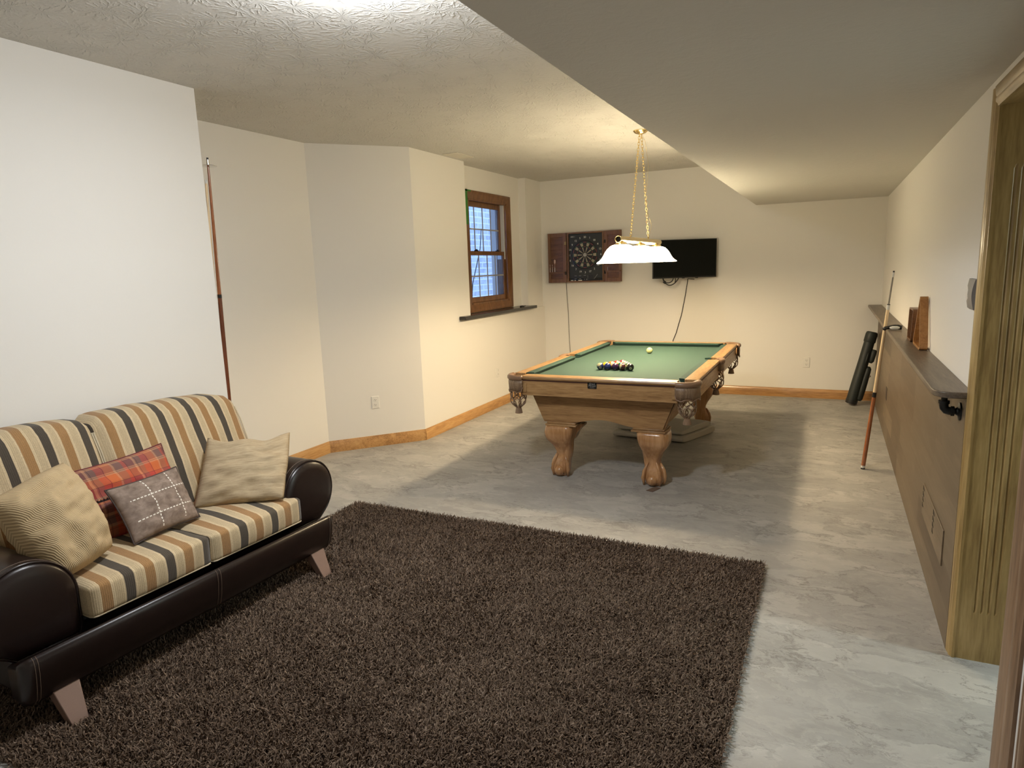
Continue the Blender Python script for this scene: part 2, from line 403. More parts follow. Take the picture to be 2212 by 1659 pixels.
    vb = bands(n.math('ADD', n.math('MULTIPLY', s_[1], 1.55), .12), [(0, R1), (.20, OR), (.38, CRM), (.44, GR), (.60, CRM), (.66, MA), (.86, OR), (.96, CRM)])
    ub = bands(n.math('MULTIPLY', s_[0], 2.1), [(0, MA), (.17, CRM), (.22, GR), (.36, R1), (.52, OR), (.70, CRM), (.76, GR), (.92, R1)])
    col = n.mix(.48, vb, ub)
    ln = n.math('MAXIMUM', n.math('LESS_THAN', n.math('FRACT', n.math('MULTIPLY', s_[0], 8.4)), .035), n.math('LESS_THAN', n.math('FRACT', n.math('MULTIPLY', s_[1], 7.2)), .035))
    col = n.mix(n.math('MULTIPLY', ln, .7), col, (.03, .012, .012))
    tw = n.noise(n.coord('UV', (240, 240, 1)), 1, 2)
    seamv = n.math('LESS_THAN', n.math('ABSOLUTE', n.math('SUBTRACT', s_[1], .52)), .012)
    col = n.mix(seamv, col, (.02, .008, .008))
    n.set(col, .95, normal=n.bump(tw, .4, .002)); M['plaid'] = n.m
    # taupe suede with white running stitch
    n = N('taupe_suede'); uv = n.coord('UV'); s_ = n.sep(uv)
    f = n.noise(n.coord('UV', (7, 7, 1)), 1, 5, .65, .4)
    col = n.ramp(f, [(.32, (.125, .085, .062)), (.5, (.20, .145, .112)), (.68, (.29, .22, .175))])
    mk = None
    for ax, pos, lo, hi in ((0, .40, .04, .97), (0, .76, .08, .97), (1, .30, .10, .92), (1, .66, .12, .98)):
        t = s_[1] if ax == 0 else s_[0]
        a = n.math('LESS_THAN', n.math('ABSOLUTE', n.math('SUBTRACT', s_[ax], pos)), .0095 if ax == 1 else .008)
        dsh = n.math('LESS_THAN', n.math('FRACT', n.math('MULTIPLY', t, 20 if ax else 17)), .62)
        rng = n.math('MULTIPLY', n.math('GREATER_THAN', t, lo), n.math('LESS_THAN', t, hi))
        q = n.math('MULTIPLY', n.math('MULTIPLY', a, dsh), rng)
        mk = q if mk is None else n.math('MAXIMUM', mk, q)
    geo = n.n('ShaderNodeNewGeometry')
    n.set(n.mix(mk, col, (.72, .68, .60)), .85, normal=n.bump(f, .15, .003)); M['suede'] = n.m
    M['suede_edge'] = plain('suede_edge', (.05, .033, .028), .8)
    # rug pile
    n = N('brown_shag'); at = n.n('ShaderNodeAttribute'); at.attribute_name = 'strand'; at.attribute_type = 'GEOMETRY'
    col = n.ramp(at.outputs['Fac'], [(0, (.07, .044, .029)), (.5, (.15, .102, .070)), (.85, (.26, .19, .138)), (1, (.38, .30, .225))])
    n.set(col, .85); n.b.inputs['Specular IOR Level'].default_value = .25; M['shag'] = n.m
    M['rugback'] = plain('rug_backing', (.035, .02, .013), 1)
    # glowing lamp glass
    n = N('lit_white_glass'); n.set((.9, .88, .8), .3)
    n.b.inputs['Emission Color'].default_value = (1, .83, .55, 1); n.b.inputs['Emission Strength'].default_value = GLOW; M['shade'] = n.m
    n = N('lit_ceiling_glass'); n.set((.9, .9, .9), .3)
    n.b.inputs['Emission Color'].default_value = (*COOL, 1); n.b.inputs['Emission Strength'].default_value = 22; M['dome'] = n.m
    n = N('bulb'); n.set((1, 1, 1), .3); n.b.inputs['Emission Color'].default_value = (1, .8, .5, 1); n.b.inputs['Emission Strength'].default_value = 10; M['bulb'] = n.m
    # exterior brick
    n = N('painted_brick'); bt = n.n('ShaderNodeTexBrick'); q_ = n.sep(n.coord()); cb = n.n('ShaderNodeCombineXYZ'); n.l(q_[1], cb.inputs[0]); n.l(q_[2], cb.inputs[1]); n.l(cb.outputs[0], bt.inputs['Vector'])
    bt.inputs['Scale'].default_value = 1; bt.inputs['Brick Width'].default_value = .22; bt.inputs['Row Height'].default_value = .085; bt.inputs['Mortar Size'].default_value = .009
    bt.inputs['Color1'].default_value = (.30, .31, .33, 1); bt.inputs['Color2'].default_value = (.44, .45, .47, 1); bt.inputs['Mortar'].default_value = (.62, .63, .65, 1)
    f = n.noise(n.coord(), 14, 5, .7); col = n.mix(n.ramp(f, [(.4, (0, 0, 0)), (.6, (1, 1, 1))]), bt.outputs[0], (.55, .56, .6))
    n.set(n.mix(.5, bt.outputs[0], col), .9, normal=n.bump(bt.outputs['Fac'], .4, .01)); M['brick'] = n.m
    n = N('window_glass'); n.b.inputs['Transmission Weight'].default_value = 1; n.b.inputs['Roughness'].default_value = 0; n.b.inputs['IOR'].default_value = 1.05
    n.set((.97, .98, 1)); M['glass'] = n.m
    M['tape'] = plain('green_tape', (.04, .19, .03), .7)
    M['muntin'] = plain('grey_grille', (.36, .36, .35), .5)
    M['wtrack'] = plain('white_track', (.66, .67, .68), .5)
    M['bolster'] = plain('grey_cover_cloth', (.50, .48, .42), .9, bump=.2, bscale=300)
    M['case'] = plain('black_green_nylon', (.012, .016, .013), .55, bump=.3, bscale=250)
build_mats()

# ------------------------------------------------------------------ room
XR, XL, YB, ZC, ZS, XS = .513, -3.41, 8.26, 2.697, 2.2135, -.806
XA, YA = -3.454, 5.20; XB, YBB = -4.054, 4.524; YL = 2.92
YF = -1.6
def room():
    struct(MB().box((-4.6, YF-.1, -.1), (4.0, YB+.1, 0)), 'floor', M['floor'])
    struct(MB().box((-4.7, YF-.1, ZC), (4.0, YB+.1, ZC+.1)), 'ceiling', M['ceiling'])
    struct(MB().box((XS, YF-.1, ZS), (XR+.2, YB, ZC)), 'ceiling_soffit', M['soffit'])
    struct(MB().box((XL-.75, YF, 0), (XL, YL, ZC)), 'wall_left', M['wall'])
    m = MB().box((XB-.1, YL, 0), (XB, YBB, ZC))
    m.prism([(XB, YBB), (XA, YA), (XA-.3, YA+.1), (XB-.1, YBB+.1), (XB-.1, YBB)], 0, ZC)
    struct(m, 'wall_alcove', M['wall'])
    m = MB()
    x0 = -3.80; zs = 1.085
    m.box((x0, YA, 0), (XA-.006, YB, zs))
    m.box((x0, YA, zs), (XA-.006, 6.20, ZC))
    m.box((x0, 7.775, zs), (-3.485, YB, ZC))
    ya, yb, za, zb = 6.455, 7.405, 1.21, 2.365
    xn = -3.58
    m.box((x0, 6.20, zs), (xn, 7.775, za)); m.box((x0, 6.20, zb), (xn, 7.775, ZC))
    m.box((x0, 6.20, za), (xn, ya, zb)); m.box((x0, yb, za), (xn, 7.775, zb))
    struct(m, 'wall_window', M['wall'])
    struct(MB().box((-4.2, YB, 0), (4.0, YB+.1, ZC)), 'wall_back', M['wall'])
    struct(MB().box((-4.6, YF-.1, 0), (4.0, YF, ZC)), 'wall_front', M['wall'])
    m = MB().box((XR, 2.945, 0), (XR+.185, YB, ZS)); m.box((XR, 2.175, 2.12), (XR+.185, 2.945, ZS)); m.box((XR, YF, 0), (XR+.185, 2.175, ZS))
    struct(m, 'wall_right', M['wall'])
    m = MB().box((3.3, YF, 0), (3.4, YB, ZC)); m.box((XR+.185, 3.9, 0), (3.3, 4.0, ZC))
    struct(m, 'wall_side_room', M['wall'])
    # baseboards: moulded profile, section in (out, z)
    prof = [(0, 0), (.014, 0), (.014, .072), (.011, .078), (.011, .084), (.006, .092), (.004, .104), (0, .106)]
    def run(name, pts, mat):
        """pts: 2D polyline, room on the right-hand side of travel; mitred corners"""
        rings = []
        P = [Vector(p) for p in pts]
        for i, p in enumerate(P):
            d1 = (P[i]-P[i-1]).normalized() if i else (P[1]-P[0]).normalized()
            d2 = (P[i+1]-P[i]).normalized() if i < len(P)-1 else d1
            n1 = Vector((d1.y, -d1.x)); n2 = Vector((d2.y, -d2.x)); nn = (n1+n2).normalized(); k = 1/max(.3, nn.dot(n1))
            rings.append([(p.x+nn.x*o*k, p.y+nn.y*o*k, z) for o, z in prof])
        struct(MB().loft(rings), name, mat, smooth=True)
    run('baseboard_left', [(XB, YL+.03), (XB, YBB)], M['base_y'])
    run('baseboard_angled', [(XB, YBB), (XA, YA)], M['base_x'])
    run('baseboard_window', [(XA, YA-.005), (XA-.006, YB)], M['base_y'])
    run('baseboard_back', [(XA, YB), (XR-.02, YB)], M['base_x'])
    run('baseboard_front_left', [(XL, YF), (XL, YL)], M['base_y'])
    # wainscot
    struct(MB().box((XR-.023, 2.985, 0), (XR, YB, 1.045)), 'trim_1', M['plank'])
    # door opening: far casing, head casing, fluted jamb
    def casing_prof(out=.022, w=.072):
        return [(0, 0), (0, out*.45), (w*.12, out*.55), (w*.2, out*.8), (w*.36, out*.86), (w*.42, out*.7), (w*.5, out*.86), (w*.78, out), (w*.9, out*1.0), (w, out*.75), (w, 0)]
    # far vertical casing; u runs away from the opening (+Y)
    m = MB()
    pr = casing_prof()
    m.prism([(XR-o, 2.998-(.072-u)+.0) for u, o in pr], 0, 2.165, 'z')
    struct(m, 'trim_2', M['casing'], smooth=True)
    m = MB(); ringA = [(XR-o-.004, 2.93, 2.098+u*1.0) for u, o in pr]; ringB = [(XR-o-.004, 2.10, 2.098+u*1.0) for u, o in pr]
    m.loft([ringA, ringB]); struct(m, 'trim_3', M['casing_y'], smooth=True)
    # fluted jamb facing the camera
    jm = MB(); y0 = 2.93; xa, xb = XR-.004, XR+.19
    gx = [.5675, .5895, .6115, .6335]; gw = .0062
    xs = [xa]
    for g in gx: xs += [g-gw, g, g+gw]
    xs.append(xb)
    zs_ = [0, .20, .212, 1.885, 1.90, 2.12]
    rows = []
    for z in zs_:
        row = []
        for i, x in enumerate(xs):
            isg = (i-2) % 3 == 0 and 0 < i < len(xs)-1
            row.append((x, y0+(.0045 if isg and .205 < z < 1.89 else 0), z))
        rows.append(row)
    nn = len(xs); fs = []
    for a in range(len(zs_)-1):
        for i in range(nn-1): fs.append((a*nn+i, a*nn+i+1, (a+1)*nn+i+1, (a+1)*nn+i))
    jm.add([p for r in rows for p in r], fs)
    jm.box((xa, y0+.0095, 0), (xb, y0+.016, 2.12))
    jm.box((xa, y0, 0), (xa+.002, y0+.016, 2.12))
    struct(jm, 'trim_4', M['casing'])
    struct(MB().box((xa, 2.19, 2.10), (xb, 2.93, 2.12)), 'trim_5', M['casing_y'])
    # near side casing of the opening, and the casing of the next opening
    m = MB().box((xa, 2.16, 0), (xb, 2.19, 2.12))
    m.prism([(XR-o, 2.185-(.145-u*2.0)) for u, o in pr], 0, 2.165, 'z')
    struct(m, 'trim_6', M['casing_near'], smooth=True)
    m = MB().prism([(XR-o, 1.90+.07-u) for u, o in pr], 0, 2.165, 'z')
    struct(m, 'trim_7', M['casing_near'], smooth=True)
room()

# ------------------------------------------------------------------ window
def window():
    root = bpy.data.objects.new('window_1', None); COL.objects.link(root); root['kind'] = 'structure'
    root.location = (-3.58, 6.93, 1.13)
    ya, yb, za, zb = 6.455, 7.405, 1.21, 2.365
    w = .082
    pr = [(0, .006), (.01, .011), (.03, .013), (.045, .018), (.07, .024), (w, .022), (w, 0), (0, 0)]
    m = MB()
    corners = [(ya, za), (yb, za), (yb, zb), (ya, zb)]
    dirs = [(-1, -1), (1, -1), (1, 1), (-1, 1)]
    rings = [[(-3.58+o, cy+dx*u, cz+dz*u) for u, o in pr] for (cy, cz), (dx, dz) in zip(corners, dirs)]
    rings.append(rings[0]); m.loft(rings, cap=False)
    m.build('window_frame', M['win'], root, smooth=True)
    # jamb lining
    m = MB(); t = .02
    m.box((-3.72, ya-t*0, za), (-3.575, ya+t*.9, zb)); m.box((-3.72, yb-t*.9, za), (-3.575, yb, zb))
    m.box((-3.72, ya, zb-t), (-3.575, yb, zb)); m.box((-3.72, ya, za), (-3.575, yb, za+t))
    m.build('window_jamb', M['win'], root)
    m = MB().box((-3.70, yb-t-.018, za+.5), (-3.60, yb-t*.9, zb-t)); m.build('window_track', M['wtrack'], root)
    def sash(name, x, y0, y1, z0, z1, bot, top, st):
        m = MB(); d = .03
        m.box((x-d, y0, z0), (x, y0+st, z1)); m.box((x-d, y1-st, z0), (x, y1, z1))
        m.box((x-d, y0+st, z0), (x, y1-st, z0+bot)); m.box((x-d, y0+st, z1-top), (x, y1-st, z1))
        s = m.build(name, M['win'], root, bevel=.003)
        MB().box((x-.018, y0+st, z0+bot), (x-.014, y1-st, z1-top)).build('pane', M['glass'], s)
        g = MB(); Y0, Y1, Z0, Z1 = y0+st, y1-st, z0+bot, z1-top
        for k in (1, 2, 3):
            yy = Y0+(Y1-Y0)*k/4; g.box((x-.0135, yy-.006, Z0), (x-.006, yy+.006, Z1))
        zz = (Z0+Z1)/2; g.box((x-.0132, Y0, zz-.008), (x-.0055, Y1, zz+.008))
        g.build('window_grille', M['muntin'], s)
        return s
    sash('upper_sash', -3.64, ya+.02, yb-.045, 1.765, zb-.02, .04, .055, .045)
    s = sash('lower_sash', -3.605, ya+.02, yb-.02, za+.02, 1.80, .06, .045, .045)
    m = MB()
    for yy in (6.68, 7.21): m.box((-3.63, yy-.025, 1.80), (-3.60, yy+.025, 1.812)); m.cyl((-3.612, yy, 1.81), (-3.612, yy, 1.823), .012)
    m.build('sash_lock', M['blackm'], s)
    # tape on the frame
    m = MB().box((-3.558, 6.374, 2.08), (-3.5555, 6.42, 2.447)); m.box((-3.558, 6.374, 2.43), (-3.5555, 6.50, 2.447))
    tag(m.build('masking_tape', M['tape']), 'strip of green tape on the upper left corner of the window frame', 'tape')
    # outside
    struct(MB().box((-5.0, 5.5, -.3), (-4.9, 12.6, 5)), 'wall_exterior', M['brick'])
    struct(MB().box((-4.9, 9.75, -.3), (-3.8, 9.85, 5)), 'wall_exterior_side', M['wtrack'])
    struct(MB().box((-5.0, 5.5, -.4), (-3.8, 9.85, -.3)), 'ground_exterior', M['brick'])
    m = MB().tube([(-4.85, 8.45, .5), (-4.80, 8.62, 1.0), (-4.82, 8.75, 1.4), (-4.78, 8.95, 1.9), (-4.80, 9.05, 2.2)], .007)
    m.tube([(-4.80, 8.60, .97), (-4.76, 8.50, 1.05), (-4.76, 8.52, 1.15)], .005)
    tag(m.build('bare_stem', plain('stem', (.05, .04, .035), .9), smooth=True), 'thin bare stem standing in front of the brick outside the window', 'plant')
window()

# black ledge below the window
m = MB().prism([(-3.455, 5.955), (-3.38, 5.955), (-3.375, 7.80), (-3.455, 7.80)], 1.088, 1.123)
m.box((-3.578, 6.205, 1.088), (-3.45, 7.77, 1.123))
tag(m.build('window_ledge', M['black_shelf'], bevel=.003), 'narrow glossy black shelf mounted under the window', 'shelf')
m = MB().lathe([(.0, 0), (.030, 0), (.032, .012), (.022, .018), (.006, .022)], (-3.41, 7.42, 1.123), 16)
m.box((-3.43, 7.40, 1.13), (-3.395, 7.50, 1.14))
tag(m.build('sunglasses_case', M['black'], smooth=True), 'small black object lying at the far end of the black window ledge', 'small object')

# outlets, vent
def outlet(name, pos, ax, label, flip=1):
    """ax: unit vector along the wall; up is z; pos centre on wall surface; outward normal n"""
    a = Vector(ax).normalized(); nrm = Vector((a.y, -a.x, 0))*flip; R = Matrix((( a.x, 0, nrm.x, pos[0]), (a.y, 0, nrm.y, pos[1]), (0, 1, 0, pos[2]), (0, 0, 0, 1)))
    t = thing(name, label, 'outlet', pos)
    m = MB().loft([[(x, y, 0) for x, y in ((-.036, -.058), (.036, -.058), (.036, .058), (-.036, .058))],
                   [(x, y, .004) for x, y in ((-.036, -.058), (.036, -.058), (.036, .058), (-.036, .058))],
                   [(x, y, .0065) for x, y in ((-.031, -.053), (.031, -.053), (.031, .053), (-.031, .053))]]).xf(R)
    m.build('cover_plate', M['white'], t)
    for s in (-1, 1):
        m = MB()
        pts = [(.017*math.cos(q)*1.0, s*.0235+max(-.0135, min(.0135, .017*math.sin(q)))) for q in [2*PI*i/20 for i in range(20)]]
        m.loft([[(x, y, .006) for x, y in pts], [(x*.95, s*.0235+(y-s*.0235)*.95, .009) for x, y in pts]]).xf(R)
        f = m.build('socket', M['white'], t, smooth=True)
        m = MB().box((-.008, s*.0235+.001, .0085), (-.0055, s*.0235+.009, .0094)).box((.0055, s*.0235+.001, .0085), (.008, s*.0235+.008, .0094)).cyl((0, s*.0235-.007, .0085), (0, s*.0235-.007, .0094), .0028, n=10).xf(R)
        m.build('slots', M['slot'], f)
    return t
ang = Vector((XA-XB, YA-YBB, 0)).normalized()
p = None
d = ray(811, 869)
# intersection with the angled wall plane
nw = Vector((ang.y, -ang.x, 0)); tt = nw.dot(Vector((XB, YBB, 0))-CAM)/nw.dot(d); p = CAM+d*tt
outlet('wall_outlet', tuple(p), ang, 'cream double outlet low on the short angled wall by the alcove')
outlet('wall_outlet', (XA-.006, 6.786, .41), (0, 1, 0), 'cream double outlet low on the wall below the window')
outlet('wall_outlet', (-.212, YB, .412), (1, 0, 0), 'cream double outlet low on the back wall, right of the pool table')
t = thing('ceiling_vent', 'cream metal air vent in the ceiling near the window wall', 'vent', (-3.32, 5.86, ZC))
m = MB()
x0, x1, y0, y1 = -3.405, -3.245, 5.69, 6.02
for a in ((x0, y0, x1, y0+.03), (x0, y1-.03, x1, y1), (x0, y0+.03, x0+.03, y1-.03), (x1-.03, y0+.03, x1, y1-.03)): m.box((a[0], a[1], ZC-.006), (a[2], a[3], ZC))
m.build('frame', M['paintedmetal'], t, bevel=.001)
m = MB()
for k in range(9):
    xx = x0+.035+k*.0105; m.box((xx, y0+.03, ZC-.005), (xx+.0055, y1-.03, ZC-.001))
m.build('louvres', M['paintedmetal'], t)
MB().box((x0+.03, y0+.03, ZC-.0006), (x1-.03, y1-.03, ZC-.0002)).build('duct_opening', M['slot'], t)

# flush ceiling light (its glow is at the top edge of the photo)
LC = (-1.60, 2.10)
t = thing('ceiling_light', 'round white lit ceiling light above the brown rug', 'ceiling light', (LC[0], LC[1], ZC))
MB().lathe([(.19, ZC), (.195, ZC-.015), (.17, ZC-.03), (0.01, ZC-.03)], (LC[0], LC[1], 0), 40).build('base', M['white'], t, smooth=True)
MB().lathe([(.165, ZC-.03), (.165, ZC-.045), (.14, ZC-.072), (.09, ZC-.09), (.03, ZC-.097), (.001, ZC-.098)], (LC[0], LC[1], 0), 40).build('glass_dome', M['dome'], t, smooth=True)
light('ceiling_light_bulb', 'AREA', (LC[0], LC[1], ZC-.105), CEIL_W, COOL, shape='DISK', size=.26)
light('ceiling_light_glow', 'POINT', (LC[0], LC[1], ZC-.17), CEIL_W*1.25, COOL, shadow_soft_size=.10)

# ------------------------------------------------------------------ pool table
TX, TY = -1.49, 5.635
HX, HY = .70, 1.185
ZR, ZBED = .80, .765
def pool_table():
    t = thing('pool_table', 'oak pool table with green felt, leather net pockets and claw feet', 'pool table', (TX, TY, 0))
    def W(m): return m.xf(Matrix.Translation((TX, TY, 0)))
    # bed + felt
    c = .075
    hx, hy = HX-.105, HY-.105
    poly = []
    # felt outline with notches for six pockets
    def arc(cx_, cy_, r, a0, a1, n=7): return [(cx_+r*math.cos(a0+(a1-a0)*i/n), cy_+r*math.sin(a0+(a1-a0)*i/n)) for i in range(n+1)]
    ex, ey = hx+.035, hy+.035
    poly += arc(ex, -ey, .085, PI, PI/2) + [(ex, -.06)] + arc(ex+.03, 0, .06, -PI*.75, -PI*1.25, 7) + [(ex, .06)]
    poly += arc(ex, ey, .085, -PI/2, -PI) + arc(-ex, ey, .085, 0, -PI/2) + [(-ex, .06)] + arc(-ex-.03, 0, .06, PI*.25, -PI*.25, 7) + [(-ex, -.06)]
    poly += arc(-ex, -ey, .085, PI/2, 0)
    W(MB().prism(poly, ZBED-.03, ZBED)).build('playing_cloth', M['felt'], t)
    # cushions
    def cushion(p0, p1, inward, e0, e1):
        """p0-p1: line at wood edge; inward unit; e0/e1 end setbacks of the nose"""
        p0 = Vector(p0); p1 = Vector(p1); d = (p1-p0).normalized(); n = Vector(inward)
        sec = [(0, ZR-.001), (.012, ZR), (.048, ZR-.004), (.052, ZR-.009), (.038, ZBED+.002), (0, ZBED+.002)]
        r0 = [tuple((p0+n*u+d*(e0*u/.05)).to_tuple())+(z,) for u, z in sec]
        r1 = [tuple((p1+n*u-d*(e1*u/.05)).to_tuple())+(z,) for u, z in sec]
        W(MB().loft([r0, r1])).build('cushion', M['felt_c'], t, smooth=True)
    wx, wy = HX-.093, HY-.093   # wood/cushion joint
    cushion((-wx+.045, -wy), (wx-.045, -wy), (0, 1), .04, .04)
    cushion((-wx+.045, wy), (wx-.045, wy), (0, -1), .04, .04)
    for s in (-1, 1):
        cushion((s*wx, -wy+.055), (s*wx, -.055), (-s, 0), .04, .012)
        cushion((s*wx, .055), (s*wx, wy-.055), (-s, 0), .012, .04)
    # wood rail caps + aprons
    def rail(p0, p1, out, mat, name='rail'):
        p0 = Vector(p0); p1 = Vector(p1); o = Vector(out)
        sec = [(0, ZR-.03), (0, ZR), (.080, ZR), (.089, ZR-.004), (.093, ZR-.014), (.089, ZR-.026), (.080, ZR-.032)]
        W(MB().loft([[tuple((p+o*u).to_tuple())+(z,) for u, z in sec] for p in (p0, p1)])).build(name, mat, t, smooth=True)
    cut = .125
    rail((-HX+cut, -wy), (HX-cut, -wy), (0, -1), M['oak']); rail((-HX+cut, wy), (HX-cut, wy), (0, 1), M['oak'])
    for s in (-1, 1):
        rail((s*wx, -HY+cut), (s*wx, -.062), (s, 0), M['oak_y']); rail((s*wx, .062), (s*wx, HY-cut), (s, 0), M['oak_y'])
    def apron(a, b, mat):
        o = W(MB().box((a[0], a[1], .65), (b[0], b[1], ZR-.036))).build('apron', mat, t, bevel=.004)
        return o
    apron((-HX+cut-.005, -HY+.012), (HX-cut+.005, -HY+.04), M['oak']); apron((-HX+cut, HY-.04), (HX-cut, HY-.012), M['oak'])
    for s in (-1, 1):
        apron((s*(HX-.012), -HY+cut), (s*(HX-.04), -.055), M['oak_y']); apron((s*(HX-.012), .055), (s*(HX-.04), HY-cut), M['oak_y'])
    # dark red strips between rail and apron
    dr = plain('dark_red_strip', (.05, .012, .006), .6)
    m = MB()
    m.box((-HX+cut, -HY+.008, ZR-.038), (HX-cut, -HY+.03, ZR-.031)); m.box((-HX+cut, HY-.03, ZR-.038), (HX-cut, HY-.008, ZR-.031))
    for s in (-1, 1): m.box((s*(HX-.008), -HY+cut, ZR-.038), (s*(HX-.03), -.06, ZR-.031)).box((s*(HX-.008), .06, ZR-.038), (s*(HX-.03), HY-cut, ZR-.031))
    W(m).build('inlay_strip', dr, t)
    # corner blocks on the front apron
    for s in (-1, 1):
        W(MB().box((s*(HX-cut-.001), -HY+.004, .675), (s*(HX-cut-.03), -HY+.013, .742))).build('corner_block', M['oak'], t, bevel=.002)
    # slate / underside box
    W(MB().box((-HX+.05, -HY+.05, .70), (HX-.05, HY-.05, ZBED-.031))).build('slate', M['slot'], t)
    # pockets
    def pocket(cx_, cy_, sx, sy, mid=False):
        if mid:
            path = [(sx*(HX-.04), -.066), (sx*(HX+.002), -.066), (sx*(HX+.012), -.03), (sx*(HX+.015), 0), (sx*(HX+.012), .03), (sx*(HX+.002), .066), (sx*(HX-.04), .066)]
            c = Vector((sx*(HX-.06), 0))
        else:
            q = .118; R = .10
            path = [(sx*(HX-cut-.002), sy*(HY+.006))]
            for i in range(9):
                a = PI/2*i/8
                path.append((sx*(HX+.01-R+R*math.sin(a)), sy*(HY+.01-R+R*math.cos(a))))
            path.append((sx*(HX+.006), sy*(HY-cut-.002)))
            c = Vector((sx*(HX-.075), sy*(HY-.075)))
        # densify
        P = [Vector(p) for p in path]; D = []
        for i in range(len(P)-1):
            for k in range(4): D.append(P[i].lerp(P[i+1], k/4))
        D.append(P[-1])
        cap = t_cap = W(MB().tube([(p.x, p.y, ZR-.018) for p in D], .021, 10)).build('pocket_collar', M['pleather'], t, smooth='all')
        # top flap back toward the opening
        rows = []
        for k in range(5):
            u = k/4; rows.append([tuple((p.lerp(c, u*.42)).to_tuple())+(ZR+.002-.010*u*u,) for p in D])
        b = MB(); n_ = len(D); fs = [(a*n_+i, a*n_+i+1, (a+1)*n_+i+1, (a+1)*n_+i) for a in range(4) for i in range(n_-1)]
        b.add([v for r in rows for v in r], fs); W(b).build('collar_top', M['pleather'], cap, smooth='all')
        # shield
        L = [0]
        for i in range(1, len(D)): L.append(L[-1]+(D[i]-D[i-1]).length)
        rings = []
        for i, p in enumerate(D):
            u = L[i]/L[-1]
            bot = .668 + (.014*abs(math.cos(u*PI*3)) if not mid else .02) + (.03 if (u < .04 or u > .96) else 0) + (.02 if mid else 0)
            dirn = (p-c).normalized()
            a = p+dirn*.002; bb = p+dirn*.009
            rings.append([(a.x, a.y, bot), (bb.x, bb.y, bot), (bb.x+dirn.x*.003, bb.y+dirn.y*.003, (bot+ZR)/2), (bb.x, bb.y, ZR-.03), (a.x, a.y, ZR-.03)])
        W(MB().loft(rings)).build('pocket_shield', M['weave'], t, smooth='all')
        rim = W(MB().tube([tuple(Vector(r[1])) for r in rings], .0045, 6)).build('shield_edge', M['pleather'], t, smooth='all')
        # liner: tan inside wall of the pocket
        ln = MB(); rr = []
        for i, p in enumerate(D): q_ = p.lerp(c, .12); rr.append([(q_.x, q_.y, ZR-.02), (q_.x, q_.y, .70)])
        ln.add([v for r in rr for v in r], [(2*i, 2*i+2, 2*i+3, 2*i+1) for i in range(len(rr)-1)])
        W(ln).build('pocket_liner', plain('tan_liner', (.42, .24, .11), .5) if 'liner' not in M else M['liner'], t, smooth='all')
        # net
        nr = .052; ztop = .70; zb_ = .545; n = MB(); K = 7
        nc = c + Vector((sx, 0 if mid else sy))*(.022 if mid else .014)
        def rad(v): return nr*(1.0+.16*math.sin(v*PI))*(1-.66*max(0, (v-.72)/.28)**1.6)
        for s in (-1, 1):
            for k in range(K):
                pts = []
                for j in range(15):
                    v = j/14; wob = .22*math.sin(v*PI*4)
                    a = 2*PI*k/K + s*(v*1.1+wob*1.1)
                    pts.append((nc.x+rad(v)*math.cos(a), nc.y+rad(v)*math.sin(a), ztop+(zb_-ztop)*v))
                n.tube(pts, .0042, 6, flat=1.0)
        net = W(n).build('pocket_net', M['net'], t, smooth='all')
        n = MB(); rings = []
        for v, r in ((.552, .018), (.545, .024), (.538, .020), (.53, .021), (.51, .025), (.497, .028)):
            rings.append([(nc.x+(r+(.0018 if k % 2 and v < .535 else 0))*math.cos(2*PI*k/36), nc.y+(r+(.0018 if k % 2 and v < .535 else 0))*math.sin(2*PI*k/36), v) for k in range(36)])
        n.loft(rings); W(n).build('tassel', M['net'], net, smooth=False)
    for sx in (-1, 1):
        for sy in (-1, 1): pocket(0, 0, sx, sy)
        pocket(0, 0, sx, 0, mid=True)
    # cabinet
    zt, zb = .652, .43
    tx, bx, ty, by = .545, .455, 1.045, 1.03
    def panel(name, A, B, C_, D_, archh, th, mat, nseg=36):
        """A,B bottom left/right, C_,D_ top right/left; bottom edge arched"""
        A, B, C_, D_ = map(Vector, (A, B, C_, D_)); nrm = (B-A).cross(D_-A).normalized()
        fr, bk = [], []
        def P(u, v): return A.lerp(B, u).lerp(D_.lerp(C_, u), v)
        pts = []
        for i in range(nseg+1):
            u = i/nseg; e = abs(u-.5)/.5
            if e > .60: v = 0
            else: v = archh*(.5+.5*math.cos(PI*e/.60))
            pts.append(P(u, v))
        pts += [P(1, 1), P(0, 1)]
        ring1 = pts; ring2 = [p-nrm*th for p in pts]
        m = MB().loft([ring1, ring2]); return W(m).build(name, mat, t)
    for s in (-1, 1):
        f = panel('cabinet_panel', (-bx*s*-1*-1, s*by, zb), (bx*s, s*by, zb), (tx*s, s*ty, zt), (-tx*s, s*ty, zt), .18, .025, M['oak_cab'])
    for s in (-1, 1):
        panel('cabinet_panel', (s*bx, -by*s, zb), (s*bx, by*s, zb), (s*tx, ty*s, zt), (s*tx, -ty*s, zt), .18, .025, M['oak_y'])
